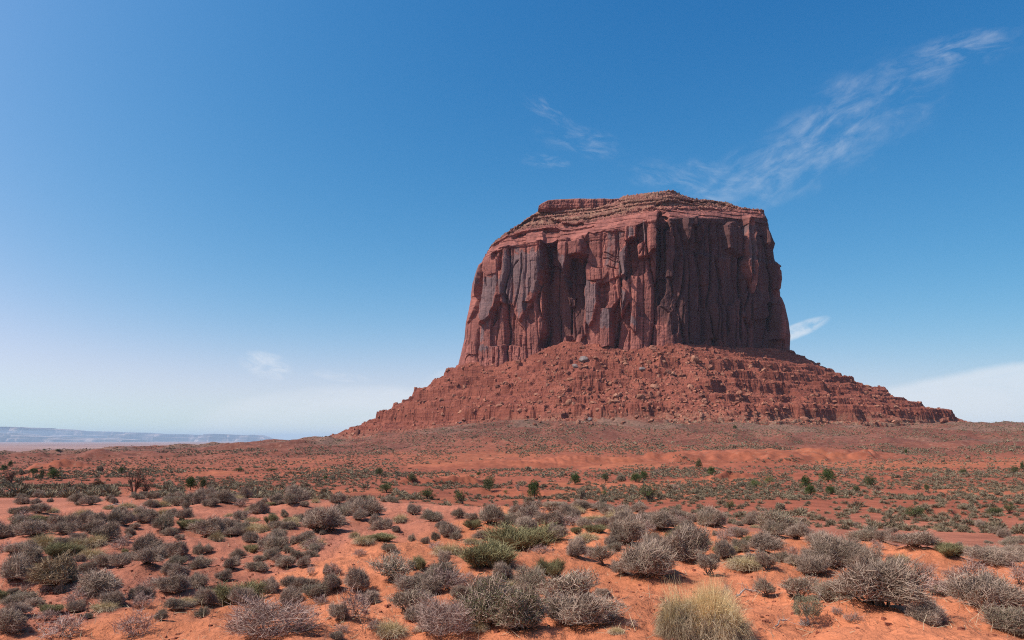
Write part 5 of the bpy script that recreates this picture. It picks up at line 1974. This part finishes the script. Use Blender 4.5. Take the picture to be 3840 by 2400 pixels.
def build_scrub():
    r = np.random.default_rng(2024)
    V, T = [], []
    tot = 0
    # (number of tries, py range, leaf quads, leaf size, clump width m)
    for tries, p0, p1, nq, size, wid in ((5400, 486, 545, 300, .026, .82), (15000, 468, 500, 110, .050, .84), (21000, 446, 478, 32, .19, .86), (34000, 421, 455, 13, .30, .92)):
        px = r.uniform(-30, 1054, tries)
        py = r.uniform(p0, p1, tries)
        y0 = np.full(tries, 62.0)
        x, y, z, ok = hit(px, py, y0, 780, 260)
        dx, dy = x - BX0, y - BY0
        d = np.hypot(dx, dy) - np.interp(np.arctan2(dy, dx) % (2 * np.pi), AL_T, BR_T)
        on = ok & ((d > 128) | (y < 560)) & (y > 58)
        n1 = fbm(x * .03, y * .016, 3, 1601)
        n2 = fbm(x * .13, y * .06, 2, 1602)
        dens = .52 + .80 * n1 + .45 * n2
        dens -= .25 * sstep(400, 330, px) * sstep(479, 484, py)
        dens += .16 * sstep(420, 60, px) * sstep(466, 482, py)            # thick grey scrub at the left
        dens += .25 * sstep(440, 430, py) + .15 * sstep(820, 1000, px) * sstep(472, 486, py)
        for (hx, hy, hw, hd, h) in HUMP_W:
            dens -= 1.1 * np.where(np.hypot((x - hx) / hw, (y - hy) / hd) < 1.15, 1, 0)
        for pts, h, back in SCARPS:
            xs = [p[0] for p in pts]
            ys = [p[1] for p in pts]
            yl = np.interp(x, xs, ys)
            dens -= 2.0 * ((x > xs[0]) & (x < xs[-1]) & (y > yl - .6 * h) & (y < yl + h))
        dens -= 1.5 * ((px > 116) & (px < 152) & (py > 487)) + 1.5 * ((px > 183) & (px < 208) & (py > 485))
        on &= r.random(tries) < dens
        x, y, z = x[on], y[on], z[on]
        n = len(x)
        protos = np.stack([clump_proto(r, nq, size / wid, nq > 100) for _ in range(10)])
        k = r.integers(0, 10, n)
        sc_ = wid * np.exp(r.normal(0, .34, n))
        a = r.uniform(0, 6.28, n)
        ca, sa = np.cos(a)[:, None, None], np.sin(a)[:, None, None]
        v = protos[k]
        v = np.stack([v[..., 0] * ca - v[..., 1] * sa, v[..., 0] * sa + v[..., 1] * ca, v[..., 2] * r.uniform(.75, 1.15, (n, 1, 1))], -1) * sc_[:, None, None, None]
        v = v + np.stack([x, y, z - .03], 1)[:, None, None]
        V.append(v.reshape(-1, 3))
        T.append(np.repeat(np.clip(r.normal(.42, .26, n) + .25 * fbm(x * .05, y * .03, 2, 1605), 0, 1), nq * 4))
        tot += n * nq
    V = np.concatenate(V)
    q = np.arange(len(V)).reshape(-1, 4)
    me = mesh_from('scrub', V, q)
    add_float(me, 'tint', np.concatenate(T))
    o = link('scrub', me, M_SCRUB)
    tag(o, 'countless low grey-green desert shrubs dotting the valley and slopes', 'scrub', None, 'stuff')


# ------------------------------------------------------------------ trees of the valley
def R2(a):
    return [(320 + .13223 * x, 333.3 + .13223 * y, .13223 * w, .13223 * h, k) for x, y, w, h, k in a]


def R3(a):
    return [(640 + .15868 * x, 333.3 + .15868 * y, .15868 * w, .15868 * h, k) for x, y, w, h, k in a]


# kinds: J dark juniper, O olive juniper, G bright bush, K bare grey tree, X dead tree, S half dead tree, U rusty bush, Q grey bush
TREES = R2([
    (445, 1078, 66, 60, 'O'), (695, 1132, 84, 50, 'O'), (500, 1208, 145, 70, 'O'), (1278, 1198, 120, 105, 'O'), (1620, 1255, 115, 138, 'J'), (810, 1255, 155, 75, 'O'), (1930, 1145, 100, 80, 'J'), (2160, 1132, 58, 78, 'O'),
    (2390, 1128, 95, 65, 'J'), (2150, 1245, 60, 55, 'G'), (1075, 1290, 150, 105, 'S'), (1500, 1195, 65, 65, 'K'), (1980, 1252, 95, 75, 'Q'), (2280, 1122, 95, 48, 'Q'), (2140, 1290, 80, 60, 'Q'), (1200, 1075, 40, 25, 'J'), (1405, 1215, 45, 25, 'G'),
]) + R3([
    (375, 862, 52, 68, 'O'), (457, 893, 62, 52, 'J'), (25, 925, 70, 55, 'J'), (1050, 978, 78, 78, 'J'), (1080, 1022, 75, 64, 'J'), (1195, 938, 118, 78, 'J'), (1207, 1017, 66, 54, 'J'), (1460, 967, 88, 62, 'O'), (1370, 1002, 58, 38, 'O'),
    (730, 972, 88, 42, 'G'), (820, 946, 86, 40, 'G'), (640, 966, 72, 36, 'Q'), (1300, 893, 68, 58, 'K'), (62, 1065, 135, 115, 'S'), (222, 1002, 72, 62, 'K'), (578, 1112, 62, 68, 'S'), (1502, 1007, 44, 54, 'X'), (1810, 997, 36, 48, 'O'),
    (2255, 1147, 105, 48, 'O'), (2335, 1140, 60, 75, 'S'), (1750, 1167, 145, 70, 'O'), (1680, 758, 22, 28, 'J'), (2370, 882, 54, 44, 'O'), (2040, 887, 48, 32, 'O'), (600, 600, 32, 18, 'J'), (110, 890, 55, 40, 'K'), (1655, 1117, 60, 35, 'Q'), (1945, 880, 40, 28, 'Q'), (890, 1112, 90, 38, 'Q'), (2415, 860, 30, 45, 'J'), (1760, 980, 50, 40, 'X'), (2170, 885, 30, 30, 'K'),
]) + R4([
    (228, 428, 66, 44, 'J'), (285, 458, 52, 68, 'O'), (360, 458, 98, 68, 'J'), (840, 418, 58, 38, 'J'), (1322, 535, 95, 90, 'J'), (1405, 542, 68, 88, 'O'), (925, 572, 150, 225, 'X'), (990, 572, 120, 120, 'X'), (55, 488, 125, 98, 'X'), (690, 408, 64, 42, 'Q'), (20, 408, 52, 48, 'J'),
    (65, 378, 38, 44, 'J'), (665, 518, 118, 46, 'U'), (142, 432, 64, 44, 'Q'), (355, 395, 40, 20, 'J'), (1660, 408, 90, 26, 'O'), (1890, 405, 80, 20, 'O'), (305, 262, 26, 12, 'J'), (400, 264, 46, 12, 'J'), (2320, 465, 44, 32, 'Q'), (2270, 460, 36, 24, 'J'),
])
TREE_WORDS = {
    'J': ('juniper_tree', 'tree', 'dark juniper tree'), 'O': ('juniper_tree', 'tree', 'olive juniper bush'), 'G': ('green_bush', 'bush', 'fresh green low bush'), 'K': ('bare_tree', 'tree', 'leafless pale tree'),
    'X': ('dead_tree', 'tree', 'dead brown tree'), 'S': ('scraggly_juniper', 'tree', 'half dead juniper'), 'U': ('rusty_bush', 'bush', 'rusty brown flat bush'), 'Q': ('grey_bush', 'bush', 'grey-green rounded bush')}


DEBUG = False


def build_trees():
    sets = {
        'J': [juniper('juniper', 2100 + 10 * k, 3.0, 1.55, 3400, M_JUNIPER, lobes=12 + k) for k in range(3)],
        'O': [juniper('juniper_olive', 2200 + 10 * k, 2.4, 1.5, 3000, mat_plant('olive_leaves%d' % k, (0.048, 0.058, 0.022), (0.120, 0.125, 0.052)), lobes=10 + 2 * k) for k in range(2)],
        'G': [juniper('bright_bush', 2300, 1.3, 1.4, 2400, M_BRIGHT, thick=.06)],
        'K': [limb_tree('bare_tree', 2400 + k, 2.2, 1.2, M_GREYTWIG, 4, thick=.13, levels=4) for k in range(2)],
        'X': [limb_tree('dead_tree', 2500 + 3 * k, 3.6, 1.4, M_DEADWOOD, 4, thick=.17, levels=5, lean=.6) for k in range(3)],
        'S': [limb_tree('scraggly', 2600 + k, 2.6, 1.6, M_DEADWOOD, 3, leaf=900, leafmat=M_JUNIPER, thick=.17, levels=4, lean=.6, leaf_len=.15) for k in range(2)],
        'U': [twig_shrub('rusty', 2700, h=.62, mats=(M_BARK, M_DEADWOOD, M_RUST), n4=1200, leaf=2200, leaf_len=.07, leaf_w=.03, tw=.008)],
        'Q': [twig_shrub('grey_bush', 2750 + 5 * k, h=.66, mats=(M_BARK, M_GREYTWIG, M_SAGE), n4=1500, leaf=2600, leaf_len=.06, leaf_w=.025, tw=.007) for k in range(2)]}
    size = {'J': (3.2, 3.0), 'O': (3.1, 2.4), 'G': (2.8, 1.3), 'K': (2.4, 2.2), 'X': (2.8, 3.6), 'S': (3.2, 2.6), 'U': (1.0, .62), 'Q': (1.0, .66)}
    r = np.random.default_rng(99)
    P = np.array([t[:4] for t in TREES])
    x, y, z, ok = hit(P[:, 0], P[:, 1], 60, 900, 420)
    cnt = {}
    order = sorted(range(len(TREES)), key=lambda i: P[i, 0])
    items = []
    for i in order:
        if not ok[i]:
            continue
        k = TREES[i][4]
        var = cnt.get(k, 0)
        cnt[k] = var + 1
        nm, cat, words = TREE_WORDS[k]
        parts = sets[k][var % len(sets[k])]
        w, h = P[i, 2] * y[i] / F, P[i, 3] * y[i] / F
        root = bpy.data.objects.new(nm, None)
        COL.objects.link(root)
        for pn, me in parts:
            link(pn, me, None, root)
        root.location = (x[i], y[i] + .2 * w, ground_height(np.array([x[i]]), np.array([y[i] + .2 * w]))[0])
        s = w / size[k][0]
        root.scale = (s, s, h / size[k][1])
        root.rotation_euler = (0, 0, r.uniform(0, 6.28))
        items.append((i, k, words, root, cat, y[i]))
        if DEBUG: print('TREE', k, P[i].round(1), 'Y', round(y[i], 1), 'w', round(w, 2), 'h', round(h, 2))
    bands = {}
    for it in items:
        i, k, words, root, cat, Y = it
        py = P[i, 1]
        where = 'on the near valley floor' if Y < 135 else 'in the middle of the valley' if Y < 215 else 'near the far side of the valley' if Y < 360 else 'at the foot of the butte slope'
        bands.setdefault((words, where), []).append(it)
    for (words, where), its in bands.items():
        for n, (i, k, _, root, cat, Y) in enumerate(its):
            if len(its) == 1:
                lab = f'{words} {where}'
            elif n == 0:
                lab = f'{words} {where}, leftmost of its kind there'
            elif n == len(its) - 1:
                lab = f'{words} {where}, rightmost of its kind there'
            else:
                lab = f'{words} {where}, {ORD[n]} of its kind from left'
            tag(root, lab, cat, 'trees and tall bushes of the valley')


# ------------------------------------------------------------------ boulders and rubble
BOULDERS = R2([
    (1995, 222, 90, 62, 'g'), (1930, 265, 58, 42, 'g'), (2010, 262, 60, 25, 'p'), (2240, 505, 84, 82, 'p'), (2235, 530, 90, 40, 'p'), (1890, 540, 64, 46, 'p'), (285, 768, 44, 52, 'r'), (248, 775, 40, 30, 'p'), (445, 645, 32, 30, 'r'), (790, 530, 38, 32, 'r'),
    (880, 505, 40, 36, 'r'), (915, 515, 36, 30, 'r'), (1065, 610, 60, 32, 'p'), (970, 360, 34, 28, 'r'), (1515, 350, 56, 22, 'p'), (1060, 685, 32, 26, 'g'), (1660, 640, 50, 36, 'r'), (2040, 665, 50, 34, 'g'), (2010, 345, 70, 40, 'r'), (2200, 395, 50, 34, 'p'),
    (1720, 400, 44, 24, 'p'), (2415, 500, 40, 60, 'p'), (1085, 500, 28, 24, 'p'), (1010, 480, 40, 30, 'r'), (930, 620, 60, 24, 'p'),
]) + R3([
    (345, 185, 62, 52, 'p'), (305, 195, 34, 26, 'p'), (445, 232, 64, 50, 'r'), (175, 262, 64, 46, 'r'), (20, 235, 44, 34, 'g'), (1042, 555, 62, 36, 'r'), (1920, 566, 60, 42, 'r'), (1110, 500, 62, 40, 'p'), (95, 350, 78, 38, 'p'), (410, 440, 50, 36, 'r'), (20, 425, 44, 46, 'p'),
    (70, 410, 38, 42, 'r'), (120, 400, 36, 44, 'r'), (250, 525, 36, 24, 'p'), (390, 530, 46, 36, 'p'), (380, 495, 44, 26, 'p'), (85, 105, 70, 42, 'r'), (150, 185, 44, 26, 'p'), (320, 345, 50, 26, 'p'), (505, 340, 50, 36, 'r'), (640, 345, 40, 30, 'r'), (835, 430, 50, 26, 'p'),
    (930, 510, 34, 22, 'p'), (1120, 400, 30, 26, 'r'), (1430, 345, 70, 22, 'p'), (1440, 355, 60, 20, 'r'), (1395, 555, 40, 28, 'p'), (1690, 555, 34, 18, 'p'), (1510, 535, 30, 34, 'r'), (860, 490, 40, 26, 'p'), (660, 425, 36, 26, 'r'), (1615, 565, 50, 26, 'p'),
])
RED_WORDS = {'r': 'dark red boulder', 'p': 'pale orange boulder', 'g': 'grey boulder'}


def build_boulders():
    r = np.random.default_rng(4242)
    mats = {'r': M_BOULDER, 'p': mat_rock('orange_boulder', (0.29, 0.120, 0.072), (0.40, 0.19, 0.12), .5), 'g': M_GREYROCK}
    protos = {k: [rock_mesh('boulder', 3000 + 17 * j + ord(k), m, 14 + j, ((1, .85, .7), (1, .7, .5), (.9, .8, .85), (1, .9, .6), (.8, 1, .7))[j]) for j in range(5)] for k, m in mats.items()}
    L = [(*b, True) for b in BOULDERS]
    # lesser blocks all over the apron
    n = 0
    while n < 205:
        px = r.uniform(400, 905)
        py = r.uniform(348, 426)
        edge = 365 - .62 * abs(min(px, 560) - 560) * 0
        w = np.exp(r.uniform(math.log(3.4), math.log(7.5)))
        if not (500 < px < 760) and r.random() < .45:
            continue
        L.append((px, py, w, w * r.uniform(.55, .85), 'rrppr'[r.integers(5)], False))
        n += 1
    P = np.array([l[:4] for l in L])
    x, y, z, ok = hit(P[:, 0], P[:, 1], 480, 1000, 420)
    done = []
    for i, l in enumerate(L):
        if not ok[i] or y[i] > 960:
            continue
        _, d, _ = talus_height(np.array([x[i]]), np.array([y[i]]))
        if d[0] < 1 and not l[5]:
            continue
        k = l[4]
        o = link('boulder', protos[k][int(r.integers(5))])
        w, h = P[i, 2] * y[i] / F, P[i, 3] * y[i] / F
        o.scale = (w * 1.15, w * r.uniform(.8, 1.1), h * 1.5)
        o.location = (x[i], y[i] + .3 * w, z[i] + .33 * h)
        o.rotation_euler = (r.normal(0, .18), r.normal(0, .18), r.uniform(0, 6.28))
        done.append((i, k, o, l[5]))
    bands = {}
    for i, k, o, big in done:
        if not big:
            px, py = P[i, 0], P[i, 1]
            sec = 'upper' if py < 375 else 'middle' if py < 402 else 'lower'
            side = 'left part' if px < 520 else 'centre' if px < 700 else 'right part'
            tag(o, f'{RED_WORDS[k]} among the rubble, {sec} slope, {side} of the butte apron', 'boulder', f'{RED_WORDS[k]}s, {sec} {side}')
            continue
        w = P[i, 2]
        size = 'huge' if w > 9 else 'large' if w > 6.4 else 'mid-sized'
        sec = 'high on' if P[i, 1] < 375 else 'halfway down' if P[i, 1] < 402 else 'low on'
        bands.setdefault((RED_WORDS[k], size, sec), []).append((P[i, 0], o))
    for (words, size, sec), its in bands.items():
        its.sort(key=lambda t: t[0])
        for n, (_, o) in enumerate(its):
            if len(its) == 1:
                lab = f'{size} {words} {sec} the rubble slope'
            elif n == 0:
                lab = f'{size} {words} {sec} the rubble slope, leftmost of them'
            elif n == len(its) - 1:
                lab = f'{size} {words} {sec} the rubble slope, rightmost of them'
            else:
                lab = f'{size} {words} {sec} the rubble slope, {ORD[n]} from the left'
            tag(o, lab, 'boulder', 'boulders that stand out on the rubble slope')


def build_rubble():
    r = np.random.default_rng(888)
    n = 12500
    al = R(-205) + R(235) * r.random(n)
    R0 = np.interp(al % (2 * np.pi), AL_T, BR_T)
    d = 2 + 150 * r.random(n) ** .85
    x, y = BX0 + (R0 + d) * np.cos(al), BY0 + (R0 + d) * np.sin(al)
    t, _, _ = talus_height(x, y)
    z = np.maximum(t, ground_height(x, y))
    dens = .30 + .6 * fbm(x / 28, y / 28, 3, 1701) + .55 * np.exp(-((np.degrees(al) + 80) / 34) ** 2)
    k = r.random(n) < dens
    x, y, z = x[k], y[k], z[k]
    v, f, s = rock_batch(r, len(x), .55, 4.2)
    v = v + np.stack([x, y, z + s * .15], 1)[:, None]
    q = (np.arange(len(x))[:, None, None] * 8 + f[None]).reshape(-1, 4)
    me = mesh_from('rubble', v.reshape(-1, 3), q)
    add_float(me, 'tint', np.repeat(r.random(len(x)), 8))
    m, tr = new_mat('rubble_stone')
    c = tr.mix(tr.attr('tint', 'Fac'), (0.165, 0.052, 0.034), (0.35, 0.142, 0.088))
    geo = tr.n('ShaderNodeNewGeometry')
    tr.surface(c, .95, tr.bump(tr.noise(geo.outputs['Position'], 1.2, 4, .6), .5, .4), .1)
    o = link('rubble', me, m)
    tag(o, 'countless broken red stones covering the slope below the cliff', 'rubble', None, 'stuff')
    # pale stones where the apron runs out
    n = 3000
    al = R(-170) + R(175) * r.random(n)
    R0 = np.interp(al % (2 * np.pi), AL_T, BR_T)
    d = r.normal(150, 14, n)
    x, y = BX0 + (R0 + d) * np.cos(al), BY0 + (R0 + d) * np.sin(al)
    t, _, _ = talus_height(x, y)
    z = np.maximum(np.where(d < 190, t, -99), ground_height(x, y))
    k = r.random(n) < .35 + .7 * fbm(x / 30, y / 30, 3, 1702)
    x, y, z = x[k], y[k], z[k]
    v, f, s = rock_batch(r, len(x), .35, 1.6)
    v = v + np.stack([x, y, z + s * .12], 1)[:, None]
    q = (np.arange(len(x))[:, None, None] * 8 + f[None]).reshape(-1, 4)
    o = link('pale_stones', mesh_from('pale_stones', v.reshape(-1, 3), q), M_PALEROCK)
    tag(o, 'pale yellowish stones strewn along the foot of the slope', 'stones', None, 'stuff')
    # rubble on the summit
    n = 2600
    v, f, s = rock_batch(r, n, .8, 3.6)
    sx, X, Y, Z = top_line


build_protos()
spots = plants_foreground()
spots = scatter_small(spots)
twig_litter(spots)
build_pebbles()
build_scrub()
build_trees()
build_boulders()
build_rubble()
build_ground()
build_mesas()
build_haze()
